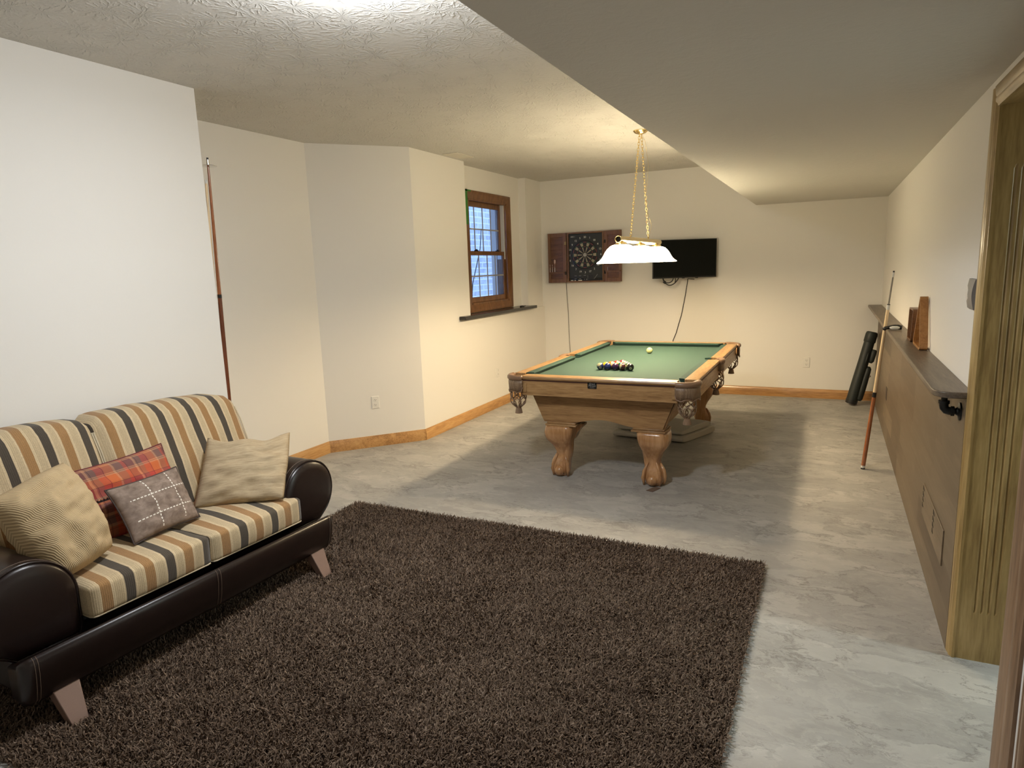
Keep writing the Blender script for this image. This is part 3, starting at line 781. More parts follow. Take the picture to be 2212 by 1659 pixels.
    for sx in (-1, 1):
        for sy in (-1, 1):
            def q(d0, z, k): # post section
                X = bx+(tx-bx)*k; Y = by+(ty-by)*k
                return [(sx*(X+.012), sy*(Y+.012), z), (sx*(X-.055), sy*(Y+.012), z), (sx*(X-.055), sy*(Y+.003), z), (sx*(X-.04), sy*(Y+.003), z), (sx*(X-.04), sy*(Y-.03), z), (sx*(X-.02), sy*(Y-.05), z), (sx*(X+.003), sy*(Y-.05), z), (sx*(X+.012), sy*(Y-.055), z)]
            po = W(MB().loft([q(0, zb, 0), q(0, zt, 1)])).build('corner_post', M['oak_post'], t, bevel=.002)
            m = MB()
            for dx in (.012, .030):
                m.box((-.001, -.001, 0), (.001, .001, 1), )
                k0 = len(m.v)-8
                for i in range(k0, k0+8):
                    v = m.v[i]; k = v.z; X = bx+(tx-bx)*k-dx+.012
                    m.v[i] = Vector((sx*(X+v.x*2.5), sy*(by+(ty-by)*k+.0125+v.y*.8), zb+.01+(zt-zb-.02)*k))
            W(m).build('post_groove', M['slot'], po)
    # legs
    def leg(sx, sy):
        lx, ly = sx*.355+.022, sy*.988
        r = []
        prof = [(.405, .108, 0), (.385, .112, .003), (.35, .112, .008), (.32, .107, .011), (.29, .096, .010), (.26, .083, .004), (.225, .070, -.006), (.19, .061, -.012), (.155, .058, -.010), (.125, .061, 0), (.095, .068, .008), (.06, .071, .012), (.03, .066, .012), (.010, .058, .010), (0, .052, .008)]
        rings = []
        for z, h, off in prof:
            pw = 6 if z > .28 else (4 if z > .12 else 3); ring = []
            for k in range(32):
                a = 2*PI*(k+.5)/32; ca, sa = math.cos(a), math.sin(a)
                rr = (abs(ca)**pw+abs(sa)**pw)**(-1/pw)
                ring.append((lx+sx*off+h*rr*ca, ly+sy*off+h*rr*sa*.95, z))
            rings.append(ring)
        L = W(MB().loft(rings)).build('leg', M['maple'], t, smooth='all')
        m = MB().sphere((lx+sx*.006, ly+sy*.066, .045), .041, 24); W(m).build('claw_ball', M['maple'], L, smooth='all')
        m = MB()
        for dx in (-.052, .052):
            f_ = .052 if abs(dx) > .04 else .058
            if abs(dx) > .04:
                pts = [(lx+dx*.55, ly+sy*.045, .175), (lx+dx*.85, ly+sy*.052, .135), (lx+dx*1.08, ly+sy*.060, .105), (lx+dx*1.12, ly+sy*.064, .085), (lx+dx*1.22, ly+sy*.066, .058), (lx+dx*1.15, ly+sy*.066, .040), (lx+dx*1.1, ly+sy*.06, .006)]
                m.tube(pts, [.006, .010, .015, .013, .016, .012, .008], 10)
            else:
                pts = [(lx+dx*.5, ly+sy*.046, .178), (lx+dx*.75, ly+sy*.060, .13), (lx+dx*.95, ly+sy*.073, .088), (lx+dx*1.25, ly+sy*.078, .05)]
                m.tube(pts, [.004, .006, .008, .003], 8)
        W(m).build('claw', M['maple'], L, smooth='all')
        # side talon
        m = MB().tube([(lx+sx*.05, ly+sy*.0, .16), (lx+sx*.075, ly+sy*.005, .11), (lx+sx*.080, ly+sy*.01, .07), (lx+sx*.078, ly+sy*.012, .03), (lx+sx*.075, ly+sy*.01, .006)], [.008, .014, .018, .015, .009], 10)
        W(m).build('claw', M['maple'], L, smooth='all')
        # shaped bracket going back under the cabinet
        m = MB().prism([(lx-sx*.08, .405), (lx-sx*.165, .405), (lx-sx*.160, .388), (lx-sx*.135, .365), (lx-sx*.110, .335), (lx-sx*.095, .30), (lx-sx*.075, .27)], ly-sy*.105, ly-sy*.025, 'y'); W(m).build('leg_bracket', M['maple'], L, smooth=True, bevel=.006)
        W(MB().box((lx-.125-.02*sx, ly-.10, .405), (lx+.125-.02*sx, ly+.10, .418)).box((lx-.115-.02*sx, ly-.085, .418), (lx+.115-.02*sx, ly+.085, .431))).build('leg_plate', M['oak_cab'], t, bevel=.003)
    for sx in (-1, 1):
        for sy in (-1, 1): leg(sx, sy)
    # name plate on the near apron
    px, pz = TX-.025, .718
    pc = ony(1279, 832.5, TY-HY+.011)
    m = MB(); rr = .006; w_, h_ = .034, .0245; pts = []
    for cx_, cz_, a0 in ((w_-rr, h_-rr, 0), (-w_+rr, h_-rr, PI/2), (-w_+rr, -h_+rr, PI), (w_-rr, -h_+rr, 1.5*PI)):
        for i in range(5): pts.append((pc.x+cx_+rr*math.cos(a0+PI/2*i/4), pc.z+cz_+rr*math.sin(a0+PI/2*i/4)))
    yf = TY-HY+.012
    pl = m.prism(pts, yf-.004, yf, 'y').build('name_plate', M['black'], t)
    m = MB(); rot = Matrix.Rotation(PI/2, 4, 'X')
    text_mb(m, 'Grand', .017, Matrix.Translation((pc.x-.001, yf-.0045, pc.z+.011)) @ rot, shear=.35)
    text_mb(m, 'Marquis', .017, Matrix.Translation((pc.x, yf-.0045, pc.z-.003)) @ rot, shear=.35)
    m.box((pc.x-.017, yf-.0046, pc.z-.0185), (pc.x+.017, yf-.0041, pc.z-.0165))
    m.build('lettering', M['silver'], pl)
    return t
M['liner'] = plain('tan_liner', (.42, .24, .11), .5)
pool_table()

# ------------------------------------------------------------------ balls
def ball_mat(name, col, stripe=False, spot=True):
    n = N(name); c = n.coord(); s_ = n.sep(c); r = .0286
    wht = (.36, .33, .20)
    if stripe:
        band = n.math('LESS_THAN', n.math('ABSOLUTE', s_[2]), r*.52); base = n.mix(band, wht, col)
    else: base = n.mix(1, col, col)
    if spot:
        d = n.math('SQRT', n.math('ADD', n.math('POWER', s_[1], 2), n.math('POWER', s_[2], 2)))
        base = n.mix(n.math('LESS_THAN', d, r*.40), base, wht)
    n.set(base, .12); return n.m
BALLS = {'blue_stripe': ((.012, .02, .09), True, 10), 'blue': ((.010, .018, .09), False, 2), 'purple': ((.035, .010, .05), False, 4), 'maroon_stripe': ((.05, .012, .012), True, 15),
 'black': ((.006, .005, .005), False, 8), 'yellow': ((.70, .45, .02), False, 1), 'yellow_stripe': ((.70, .42, .02), True, 9), 'green': ((.015, .06, .03), False, 6), 'green_stripe': ((.015, .06, .03), True, 14),
 'orange': ((.55, .14, .02), False, 5), 'orange_stripe': ((.6, .16, .03), True, 13), 'purple_stripe': ((.06, .02, .09), True, 12), 'red': ((.45, .03, .02), False, 3), 'red_stripe': ((.45, .03, .03), True, 11), 'maroon': ((.14, .012, .02), False, 7)}
bx0 = -1.528; by0 = 5.072; sp = .0622
rows = [['blue_stripe', 'blue', 'purple', 'maroon_stripe', 'black'], ['yellow', 'yellow_stripe', 'green', 'green_stripe'], ['orange', 'orange_stripe', 'purple_stripe'], ['red', 'red_stripe'], ['maroon']]
where = ['front row of the racked balls', 'second row of the rack', 'third row of the rack', 'fourth row of the rack', 'far tip of the rack']
names5 = ['leftmost', 'second from left', 'in the middle', 'fourth from left', 'rightmost']
rots = {'blue_stripe': (.5, .25, -1.3), 'blue': (.1, 1.0, -1.5), 'purple': (0, .95, -1.45), 'maroon_stripe': (.35, -1.25, 0), 'black': (.1, .25, -1.25)}
GRB = 'racked balls on the green felt'
proto = None
for i, row in enumerate(rows):
    for j, k in enumerate(row):
        col, stp, num = BALLS[k]
        x = bx0+(j-(len(row)-1)/2)*sp; y = by0+i*.0498
        m = MB().sphere((0, 0, 0), .0286, 32)
        word = k.replace('_stripe', ' striped').replace('_', ' ')
        o = m.build('billiard_ball', ball_mat('ball_'+k, col, stp, spot=not stp or True), smooth='all')
        o.location = (x, y, ZBED+.0287)
        o.rotation_euler = rots.get(k, (random.uniform(-1, 1), random.uniform(-1, 1), random.uniform(-2, 0)))
        w = where[i]
        pos = names5[j]+' in' if i == 0 else ('in the' if i < 4 else 'at the')
        solid = '' if stp else 'solid '
        tag(o, f'{solid}{word} billiard ball {pos} {w}', 'billiard ball', GRB)
        tm = MB(); M4 = Matrix.Rotation(PI/2, 4, 'Y') @ Matrix.Rotation(PI/2, 4, 'Z')
        text_mb(tm, str(num), .016, M4, extrude=0)
        tm.v = [Vector((math.sqrt(max(1e-9, .0289**2-v.y**2-v.z**2)), v.y, v.z)) for v in tm.v]
        tm.build('number', M['black'], o, local=True)
o = MB().sphere((0, 0, 0), .0286, 32).build('cue_ball', plain('cue_ball_resin', (.58, .55, .24), .12), smooth='all')
pb = onz(1403, 757, ZBED+.0286); o.location = (pb.x, pb.y, ZBED+.0287)
tag(o, 'pale yellow-white cue ball alone at the far end of the table', 'billiard ball')

# grey folded cover and shim under the table
def cover():
    t = thing('folded_table_cover', 'grey folded vinyl cover lying on the floor under the pool table', 'cover', (-1.4, 6.0, 0))
    c = [(-1.80, 5.86), (-1.13, 5.80), (-.93, 6.33), (-1.55, 6.45)]
    for k, (z0, z1, ins) in enumerate(((0, .062, 0), (.063, .115, .03))):
        cx_ = sum(p[0] for p in c)/4; cy_ = sum(p[1] for p in c)/4
        pts = [(p[0]+(cx_-p[0])*ins*3, p[1]+(cy_-p[1])*ins*3) for p in c]
        m = MB(); P = [Vector(p) for p in pts]
        n = 14
        def bil(u, v): return P[0].lerp(P[1], u).lerp(P[3].lerp(P[2], u), v)
        sec = []
        rings = []
        for i in range(n+1):
            u = i/n; ring = []
            for j in range(16):
                a = 2*PI*j/16; ca, sa = math.cos(a), math.sin(a)
                v = .5+.5*(abs(ca)**.35)*(1 if ca > 0 else -1); zz = (z0+z1)/2+(z1-z0)/2*(abs(sa)**.6)*(1 if sa > 0 else -1)
                q = bil(u, v); zz += .006*math.sin(u*9+v*5+k*2)*(1 if sa > 0 else 0)
                ring.append((q.x, q.y, max(.001, zz)))
            rings.append(ring)
        m.loft(rings).build('fold', M['bolster'], t, smooth=True, bevel=.006)
cover()
m = MB().loft([[(-1.125, 4.47, 0), (-1.075, 4.455, 0), (-1.04, 4.555, 0), (-1.085, 4.57, 0)], [(-1.125, 4.47, .004), (-1.075, 4.455, .004), (-1.04, 4.555, .004), (-1.085, 4.57, .004)]])
tag(m.build('shim', plain('brown_shim', (.13, .085, .06), .8)), 'thin brown shim wedged under the near right foot of the pool table', 'shim')

# ------------------------------------------------------------------ pendant lamp
def pendant():
    X = -1.49; yc = 5.72; y0, y1 = 5.045, 6.40; zb = 1.792
    t = thing('pool_table_lamp', 'brass three-shade pendant lamp hanging over the pool table', 'pendant lamp', (X, yc, ZC))
    n = 28; m = MB()
    def ring(y, r): return [(X+r*math.cos(2*PI*k/n), y, zb+r*math.sin(2*PI*k/n)) for k in range(n)]
    m.loft([ring(y0+.05, .021), ring(y0, .021), ring(y0-.002, .024), ring(y0, .027), ring(y0+.015, .0255), ring(y1-.015, .0255), ring(y1, .027), ring(y1+.002, .024), ring(y1, .021), ring(y1-.05, .021)], cap=False)
    bar = m.build('bar', M['brass'], t, smooth='all')
    m = MB().cyl((X, y0+.03, zb), (X, y0+.032, zb), .021); m.build('bar_end_shadow_disc', M['slot'], bar)  # dark disc: shadow inside the hollow bar end, put in as colour
    for i, y in enumerate((5.125, 5.70, 6.275)):
        st = MB().cyl((X, y, zb-.05), (X, y, zb-.02), .009).lathe([(.012, 1.745), (.030, 1.745), (.052, 1.748), (.050, 1.756), (.040, 1.768), (.020, 1.776), (.012, 1.778)], (X, y, 0), 28, closed=False)
        h = st.build('shade_holder', M['brass'], t, smooth=True)
        out = [(.046, 1.752), (.066, 1.748), (.088, 1.737), (.108, 1.718), (.125, 1.694), (.139, 1.668), (.154, 1.645), (.171, 1.629), (.186, 1.620), (.192, 1.613)]
        inn = [(r-.004, z-.003) for r, z in out[::-1]]
        MB().lathe(out+inn, (X, y, 0), 48, closed=True).build('lamp_shade', M['shade'], t, smooth='all')
        MB().sphere((X, y, 1.69), .022, 14).build('light_bulb', M['bulb'], t, smooth='all')
        light('pendant_bulb', 'POINT', (X, y, 1.655), BULB_W, WARM, shadow_soft_size=.035)
    MB().lathe([(.062, ZC), (.062, ZC-.006), (.045, ZC-.022), (.015, ZC-.032), (.004, ZC-.034)], (X, yc, 0), 30).build('canopy', M['brass'], t, smooth=True)
    for (ytop, ybot) in ((yc-.03, 5.405), (yc+.03, 5.985)):
        p0 = Vector((X, ytop, ZC-.03)); p1 = Vector((X, ybot, zb+.035)); d = p1-p0; L = d.length; d.normalize()
        nl = int(L/.026); m = MB()
        s1 = d.orthogonal().normalized(); s2 = d.cross(s1)
        for k in range(nl):
            c = p0+d*(L*(k+.5)/nl); s = s1.lerp(s2, .5).normalized() if k % 2 else (s1-s2).normalized()
            pts = []
            for q in range(14):
                a = 2*PI*q/14; pts.append(c+d*(.0185*math.cos(a))+s*(.0085*math.sin(a)))
            m.tube(pts, .0022, 5, closed=True)
        ch = m.build('chain', M['brass'], t, smooth='all')
        MB().cyl((X, ybot, zb+.02), (X, ybot, zb+.035), .004).sphere((X, ybot, zb+.037), .007, 10).build('chain_stud', M['brass'], ch, smooth='all')
    m = MB().tube([(X, yc+.035, ZC-.02), (X+.015, yc+.10, ZC-.08), (X+.012, yc+.22, ZC-.25), (X+.005, yc+.20, ZC-.42), (X, yc+.13, ZC-.52), (X, yc+.20, ZC-.60), (X, yc+.27, ZC-.68), (X+.003, yc+.38, ZC-.76), (X, yc+.32, ZC-.83), (X, 6.0, zb+.02)], .0013, 5)
    m.build('lamp_cord', M['brass'], t, smooth='all')
pendant()

# ------------------------------------------------------------------ dart cabinet
def dart_cabinet():
    yb = YB-.003; yf = 8.162; x0, x1, z0, z1 = -3.09, -2.60, 1.39, 2.022
    t = thing('dartboard_cabinet', 'open brown wooden cabinet holding an electronic dartboard on the back wall', 'dartboard cabinet', ((x0+x1)/2, yb, z0))
    m = MB(); w = .018
    m.box((x0, yf, z0), (x0+w, yb, z1)).box((x1-w, yf, z0), (x1, yb, z1)).box((x0+w, yf, z0), (x1-w, yb, z0+w)).box((x0+w, yf, z1-w), (x1-w, yb, z1)).box((x0+w, yb-.01, z0+w), (x1-w, yb, z1-w))
    m.build('cabinet_box', M['cherry_f'], t, bevel=.002)
    cx_, cz_ = -2.853, 1.735; yp = yf+.02
    brd = MB().box((x0+w, yp, z0+w+.03), (x1-w, yp+.06, z1-w)).build('electronic_dartboard', M['panelblack'], t, bevel=.004)
    MB().box((x0+w, yp+.03, z0+w), (x1-w, yp+.06, z0+w+.03)).build('lower_tray', M['black'], t)
    # board ring + segments
    m = MB().lathe([(.185, yp), (.187, yp-.006), (.176, yp-.008), (.172, yp-.003)], (cx_, 0, cz_), 60, axis='y', closed=True)
    m.lathe([(.172, yp-.003), (.001, yp-.003)], (cx_, 0, cz_), 60, axis='y', closed=True)
    m.build('target_ring', M['black'], brd, smooth=True)
    ivory = plain('ivory_segment', (.32, .29, .21), .6); dk = plain('dark_segment', (.012, .011, .010), .6); red = plain('red_segment', (.19, .045, .04), .6); grn = plain('green_segment', (.045, .10, .05), .6)
    def sector(m, k, r0, r1):
        a0 = PI/2-(k-.5)*PI/10-.012/max(r0, .05)*.3; a1 = PI/2-(k+.5)*PI/10+.012/max(r0, .05)*.3
        n = 4; pts = [(cx_+r1*math.cos(a0+(a1-a0)*i/n), cz_+r1*math.sin(a0+(a1-a0)*i/n)) for i in range(n+1)] + [(cx_+r0*math.cos(a1+(a0-a1)*i/n), cz_+r0*math.sin(a1+(a0-a1)*i/n)) for i in range(n+1)]
        m.prism(pts, yp-.006, yp-.003, 'y')
    ms = {'i': MB(), 'd': MB(), 'r': MB(), 'g': MB()}
    for k in range(20):
        a = 'd' if k % 2 == 0 else 'i'; b = 'r' if k % 2 == 0 else 'g'
        sector(ms[a], k, .022, .096); sector(ms[a], k, .112, .150); sector(ms[b], k, .100, .108); sector(ms[b], k, .156, .164)
    ms['i'].build('pale_segments', ivory, brd); ms['d'].build('dark_segments', dk, brd)
    ms['r'].build('red_ring', red, brd); ms['g'].build('green_ring', grn, brd)
    MB().lathe([(.020, yp-.003), (.020, yp-.0065), (.012, yp-.0065), (.012, yp-.003)], (cx_, 0, cz_), 24, axis='y', closed=True).cyl((cx_, yp-.003, cz_), (cx_, yp-.0065, cz_), .006).build('bullseye', M['ink'], brd, smooth=True)
    m = MB(); rot = Matrix.Rotation(PI/2, 4, 'X')
    for k, s in enumerate('20 1 18 4 13 6 10 15 2 17 3 19 7 16 8 11 14 9 12 5'.split()):
        a = PI/2-k*PI/10; rx, rz = .212, .222
        text_mb(m, s, .034, Matrix.Translation((cx_+rx*math.cos(a), yp-.0012, cz_+rz*math.sin(a))) @ rot, bold=.0006)
    m.build('numbers', M['ink'], brd)
    # maker's mark, buttons, display
    m = MB()
    m.box((x0+.045, yp-.001, z1-.062), (x0+.085, yp, z1-.048)); text_mb(m, '21', .020, Matrix.Translation((x0+.098, yp-.0012, z1-.055)) @ rot)
    for bx_, bz in ((-2.985, 1.47), (-2.985, 1.435), (-2.925, 1.47), (-2.925, 1.435), (-2.86, 1.475)): m.box((bx_-.015, yp-.001, bz), (bx_+.015, yp, bz+.004))
    for q in range(5): m.box((-2.735+.010*q, yp-.001, 1.425+.012*q), (-2.731+.010*q, yp, 1.44+.012*q))
    m.box((-2.865, yp-.001, 1.42), (-2.86, yp, 1.43)); m.box((-2.84, yp-.001, 1.418), (-2.83, yp, 1.432)); m.box((-2.82, yp-.001, 1.42), (-2.818, yp, 1.475))
    m.build('printing', M['silver'], brd)
    m = MB()
    for bx_ in (-2.985, -2.925, -2.86): m.box((bx_-.018, yp-.003, 1.447), (bx_+.018, yp, 1.464))
    m.box((-2.81, yp-.003, 1.42), (-2.745, yp, 1.48)); m.build('buttons', M['black'], brd)
    # small bright items on the tray edge
    m = MB()
    for a, b in ((-3.05, -3.02), (-3.0, -2.985), (-2.95, -2.90)): m.box((a, yf+.02, z0+w), (b, yf+.03, z0+w+.012))
    m.build('spare_dart_tips', M['ink'], t)
    # doors
    def door(hx, side, angd, wd):
        # local: x from 0..wd outward from hinge, z height, y thickness; front (visible, inner) side -y
        H = z1-z0; S = []
        R = Matrix.Translation((hx, yf+.004, z0)) @ Matrix.Rotation(math.radians(angd), 4, 'Z')
        def B(a, b): # mirrored box
            return ((a[0]*side, a[1], a[2]), (b[0]*side, b[1], b[2]))
        fr = MB(); st = .036
        for a, b in (((0, -.001, 0), (st+.012, .018, H)), ((wd-st, -.001, 0), (wd, .018, H)), ((st+.012, 0, 0), (wd-st, .018, .05)), ((st+.012, 0, H-.05), (wd-st, .018, H)), ((st+.012, 0, .115), (wd-st, .018, .14))):
            fr.box(*B(a, b))
        d = fr.xf(R).build('door', M['cherry_f'], t, bevel=.0015)
        sl = MB(); zc = .05; k = 0
        for za_, zb_ in ((.05, .115), (.14, H-.05)):
            nsl = 2 if za_ < .1 else 6
            for q in range(nsl):
                a = za_+(zb_-za_)*q/nsl; b = za_+(zb_-za_)*(q+1)/nsl
                sl.box(*B((st+.012, .006+.002*(q % 2), a+.0008), (wd-st, .015, b-.0008)))
        sl.box(*B((st+.006, .0152, .04), (wd-st+.006, .0172, H-.04)))
        sl.xf(R).build('door_panel', M['cherry'], d)
        # dart rest
        rst = MB().box(*B((.03, -.022, .125), (wd-.01, 0, .138))); rst.xf(R).build('dart_rest', M['cherry_f'], d)
        for zz in (.12, H-.13):
            hg = MB().box(*B((0.0, -.003, zz-.020), (.026, -.001, zz+.020)))
            hg.xf(R).build('hinge', M['hinge'] if side < 0 and zz > .3 else M['slot'], d)
        return R
    Rl = door(x0-.012, -1, 0, .255)
    Rr = door(x1+.004, 1, -12, .245)
    # darts in the left door
    fl = plain('pink_white_flight', (.55, .40, .38), .6)
    for k, xx in enumerate((.225, .192, .158)):
        dt = MB().cyl((-xx, -.014, .139), (-xx, -.014, .195), .0028, n=8)
        o = dt.xf(Rl).build('dart', M['chrome'])
        top = .26 if k == 2 else .235
        m = MB().cyl((-xx, -.014, .195), (-xx, -.014, top-.01), .0016, n=6)
        if k == 2:
            m.prism([(-xx, .235), (-xx-.012, .262), (-xx-.012, .29), (-xx, .30), (-xx+.012, .29), (-xx+.012, .262)], -.0145, -.0135, 'y'); m.prism([(-.014, .235), (-.026, .262), (-.026, .29), (-.014, .30), (-.002, .29), (-.002, .262)], -xx-.0005, -xx+.0005, 'x')
        else:
            m.box((-xx-.003, -.017, top-.012), (-xx+.003, -.011, top))
        f = m.xf(Rl).build('flight', fl, o)
        lab = ['steel dart at the outer edge of the open left cabinet door', 'middle dart of three standing in the left cabinet door', 'dart with a pale pink flight in the left cabinet door'][k]
        tag(o, lab, 'dart', 'darts in the left cabinet door')
    m = MB().cyl((.06, -.014, .139), (.06, -.014, .185), .0028, n=8).xf(Rr)
    tag(m.build('dart', M['chrome']), 'single dart standing in the open right cabinet door', 'dart')
    # power cord of the board
    a = ony(1223, 605, YB-.02); pts = [(a.x, YB-.05, a.z+.02)]
    for x, y in ((1223, 612), (1225, 640), (1228, 680), (1229, 710), (1230, 735), (1232, 760), (1233, 800)):
        q = ony(x, y, YB-.006); pts.append((q.x, YB-.006, q.z))
    tag(MB().tube(pts, .0035, 6).build('power_cord', plain('grey_cord', (.13, .125, .11), .5), smooth='all'), 'thin grey cord hanging down the wall below the dartboard cabinet', 'cord')
dart_cabinet()

# ------------------------------------------------------------------ television
def tv():
    Rp = ony(1548, 556, 8.17); Lp = ony(1410.5, 560, 7.80)
    a = Vector((Lp.x, Lp.y, 0)); b = Vector((Rp.x, Rp.y, 0)); ax = (b-a).normalized(); Wd = (b-a).length
    zc = 1.64; H = .445; nrm = Vector((ax.y, -ax.x, 0))
    c = (a+b)/2
    t = thing('television', 'black flat television angled on the back wall, cables hanging below', 'television', (c.x, c.y, zc))
    R = Matrix(((ax.x, -nrm.x, 0, c.x), (ax.y, -nrm.y, 0, c.y), (0, 0, 1, zc), (0, 0, 0, 1)))   # x along, y backwards, z up
    w = Wd/2; h = H/2
    MB().box((-w, 0, -h), (w, .03, h)).box((-w*.7, .03, -h*.8), (w*.7, .055, h*.5)).xf(R).build('tv_body', M['black'], t, bevel=.003)
    MB().box((-w+.008, -.002, -h+.014), (w-.008, 0, h-.008)).xf(R).build('screen', M['screen'], t)
    MB().box((-.03, -.001, -h-.006), (.0, .012, -h)).box((.13, -.001, -h-.006), (.16, .012, -h)).xf(R).build('lower_tab', M['black'], t)
    m = MB(); e = R @ Vector((0, .05, 0))
    m.box((e.x-.02, e.y, zc-.03), (e.x+.02, YB-.02, zc+.03)); m.box((e.x-.06, YB-.02, zc-.12), (e.x+.06, YB, zc+.12)); m.build('wall_bracket', M['blackm'], t)
    # cables
    m = MB()
    def P(x, y): q = ony(x, y, 8.0); return (q.x, q.y, q.z)
    m.tube([P(1431, 597), P(1433, 605), P(1437, 610)], .008, 8)
    m.sphere(P(1436, 610), .018, 10)
    for pl in ([(1437, 610), (1445, 611), (1452, 607), (1455, 600), (1456, 596)], [(1437, 611), (1442, 615), (1449, 616), (1457, 612), (1464, 604), (1467, 597)], [(1458, 599), (1459, 606), (1458, 610)], [(1432, 609), (1438, 613)]):
        Q = [Vector(P(*p)) for p in pl]; D = []
        for i in range(len(Q)-1):
            for k in range(4):
                p0 = Q[max(0, i-1)]; p1 = Q[i]; p2 = Q[i+1]; p3 = Q[min(len(Q)-1, i+2)]; u = k/4
                D.append(.5*((2*p1)+(p2-p0)*u+(2*p0-5*p1+4*p2-p3)*u*u+(3*p1-p0-3*p2+p3)*u**3))
        D.append(Q[-1]); m.tube(D, .006, 7)
    m.build('cable_loop', M['black'], t, smooth='all')
    pts = [(e.x+.12, e.y+.03, zc-h-.02)]
    for x, y in ((1486, 602), (1484, 615), (1480, 640), (1472, 680), (1466, 700), (1461, 718), (1454, 735), (1450, 755), (1446, 800)):
        q = ony(x, y, YB-.008); pts.append((q.x, YB-.008, q.z))
    tag(MB().tube(pts, .0048, 6).build('power_cord', M['black'], smooth='all'), 'black power cord hanging down the wall from the television', 'cord')
tv()

# ------------------------------------------------------------------ right wall: shelf, bracket, register, things on it
def right_wall():
    zt = 1.07; zb = 1.045
    pts = [(XR, 2.985), (.432, 2.985), (.405, 3.0), (.388, 3.03), (.383, 3.07), (.383, YB), (XR, YB)]
    m = MB().prism(pts, zb, zt)
    tag(m.build('drink_ledge', M['shelf'], bevel=.004), 'long grey-brown wooden ledge along the right wall above the wainscot', 'shelf')
    # pipe brackets
    def bracket(y, label):
        t = thing('pipe_bracket', label, 'bracket', (.49, y, .98))
        m = MB().cyl((.432, y, 1.045), (.432, y, 1.039), .020).cyl((.432, y, 1.04), (.432, y, 1.0), .0115).build('nipple', M['blackm'], t, smooth=True)
        el = MB()
        el.tube([(.432, y, 1.012), (.432, y, 1.0), (.4335, y, .989), (.441, y, .979), (.452, y, .976), (.462, y, .976)], .0165, 14)
        el.cyl((.432, y, 1.018), (.432, y, 1.006), .020).cyl((.456, y, .976), (.468, y, .976), .020); el.build('elbow', M['blackm'], t, smooth=True)
        MB().cyl((.466, y, .976), (.486, y, .976), .0115).build('nipple', M['blackm'], t, smooth=True)
        MB().lathe([(.013, .472), (.018, .480), (.036, .484), (.037, .490), (.001, .490)], (0, y, .976), 24, axis='x').build('flange', M['blackm'], t, smooth=True)
    bracket(3.085, 'black iron pipe bracket under the near end of the wooden ledge')
    for k, (x, y, lab) in enumerate(((1958, 779, 'dark round pipe fitting just under the ledge, below the ball racks'), (1925, 730, 'dark round pipe fitting just under the ledge, beside the leaning cue'))):
        q = onx(x+6, y+5, .45)
        m = MB().cyl((.455, q.y, zb), (.455, q.y, zb-.006), .036, n=24).cyl((.455, q.y, zb-.006), (.455, q.y, zb-.03), .014)
        tag(m.build('pipe_fitting', M['blackm'], smooth=True), lab, 'bracket')
    # low wooden register
    t = thing('wall_register', 'wooden air register set low in the plank wainscot', 'vent', (.49, 3.55, .33))
    MB().box((.485, 3.22, .258), (.4905, 3.90, .42)).build('face', M['register'], t, bevel=.0015)
    m = MB()
    for yy in (3.885, 3.515):
        for k in range(4):
            z = .302+.030*k; m.prism([(yy, z), (yy-.030-.004*k, z), (yy, z+.020)], .4835, .4855, 'x')
    m.build('slots', M['slot'], t)
    # slot plate
    q = onx(1915, 850, .49)
    tag(MB().box((.487, q.y-.05, q.z-.055), (.4905, q.y+.06, q.z+.055)).build('outlet_cover', plain('dark_brown_cover', (.03, .018, .012), .5), bevel=.002), 'dark brown cover plate on the far plank wainscot near the leaning cue', 'outlet cover')
    # triangle rack
    def frame(name, pts, x0, x1, th, mat, label, cat, lean, round_=.03):
        P = [Vector(p) for p in pts]; n = len(P); out, inn = [], []
        c = sum(P, Vector((0, 0)))/n
        def rounded(Q, r):
            res = []
            for i in range(n):
                p = Q[i]; a = (Q[i-1]-p).normalized(); b = (Q[(i+1) % n]-p).normalized()
                for k in range(7):
                    u = k/6; res.append(p + a*r*(1-u)**2 + b*r*u**2)
            return res
        O = rounded(P, round_)
        Pi = []
        for i in range(n):
            p = P[i]; a = (P[i-1]-p).normalized(); b = (P[(i+1) % n]-p).normalized(); s = math.sqrt((1-a.dot(b))/2)
            Pi.append(p+(a+b).normalized()*th/s)
        I = rounded(Pi, max(.006, round_-th))
        rings = [[(x0, p.x, p.y) for p in O], [(x1, p.x, p.y) for p in O], [(x1, p.x, p.y) for p in I], [(x0, p.x, p.y) for p in I]]
        rings.append(rings[0]); m = MB().loft(rings, cap=False)
        zb_ = min(v.z for v in m.v)
        for v in m.v: v.x += (v.z-zb_)*lean
        o = m.build(name, mat, smooth=True, bevel=.002); tag(o, label, cat); return o
    s = .35
    frame('triangle_ball_rack', [(4.27, zt+.0005), (4.27+s, zt+.0005), (4.27+s/2, zt+s*.866)], .462, .503, .011, M['rack'], 'orange wooden triangle ball rack standing on the ledge against the wall', 'ball rack', .015)
    a = onx(1966, 740, .44)
    frame('diamond_ball_rack', [(4.68, zt+.0005), (4.90, zt+.0005), (4.90, zt+.20), (4.68, zt+.20)], .456, .503, .011, M['rack_dark'], 'smaller brown wooden ball rack standing behind the triangle rack', 'ball rack', .02)
    # bridge grip lying on the ledge
    t = thing('cue_holder', 'black and white cue clamp lying on the ledge beside the leaning cue', 'cue holder', (.42, 5.50, zt))
    y = 5.42
    m = MB().tube([(.362, y-.02, zt+.012), (.372, y, zt+.016), (.39, y+.01, zt+.018), (.42, y+.01, zt+.022), (.45, y+.01, zt+.022), (.472, y+.01, zt+.018)], [.014, .012, .013, .017, .018, .016], 12, flat=1)
    m.build('body', M['black'], t, smooth='all')
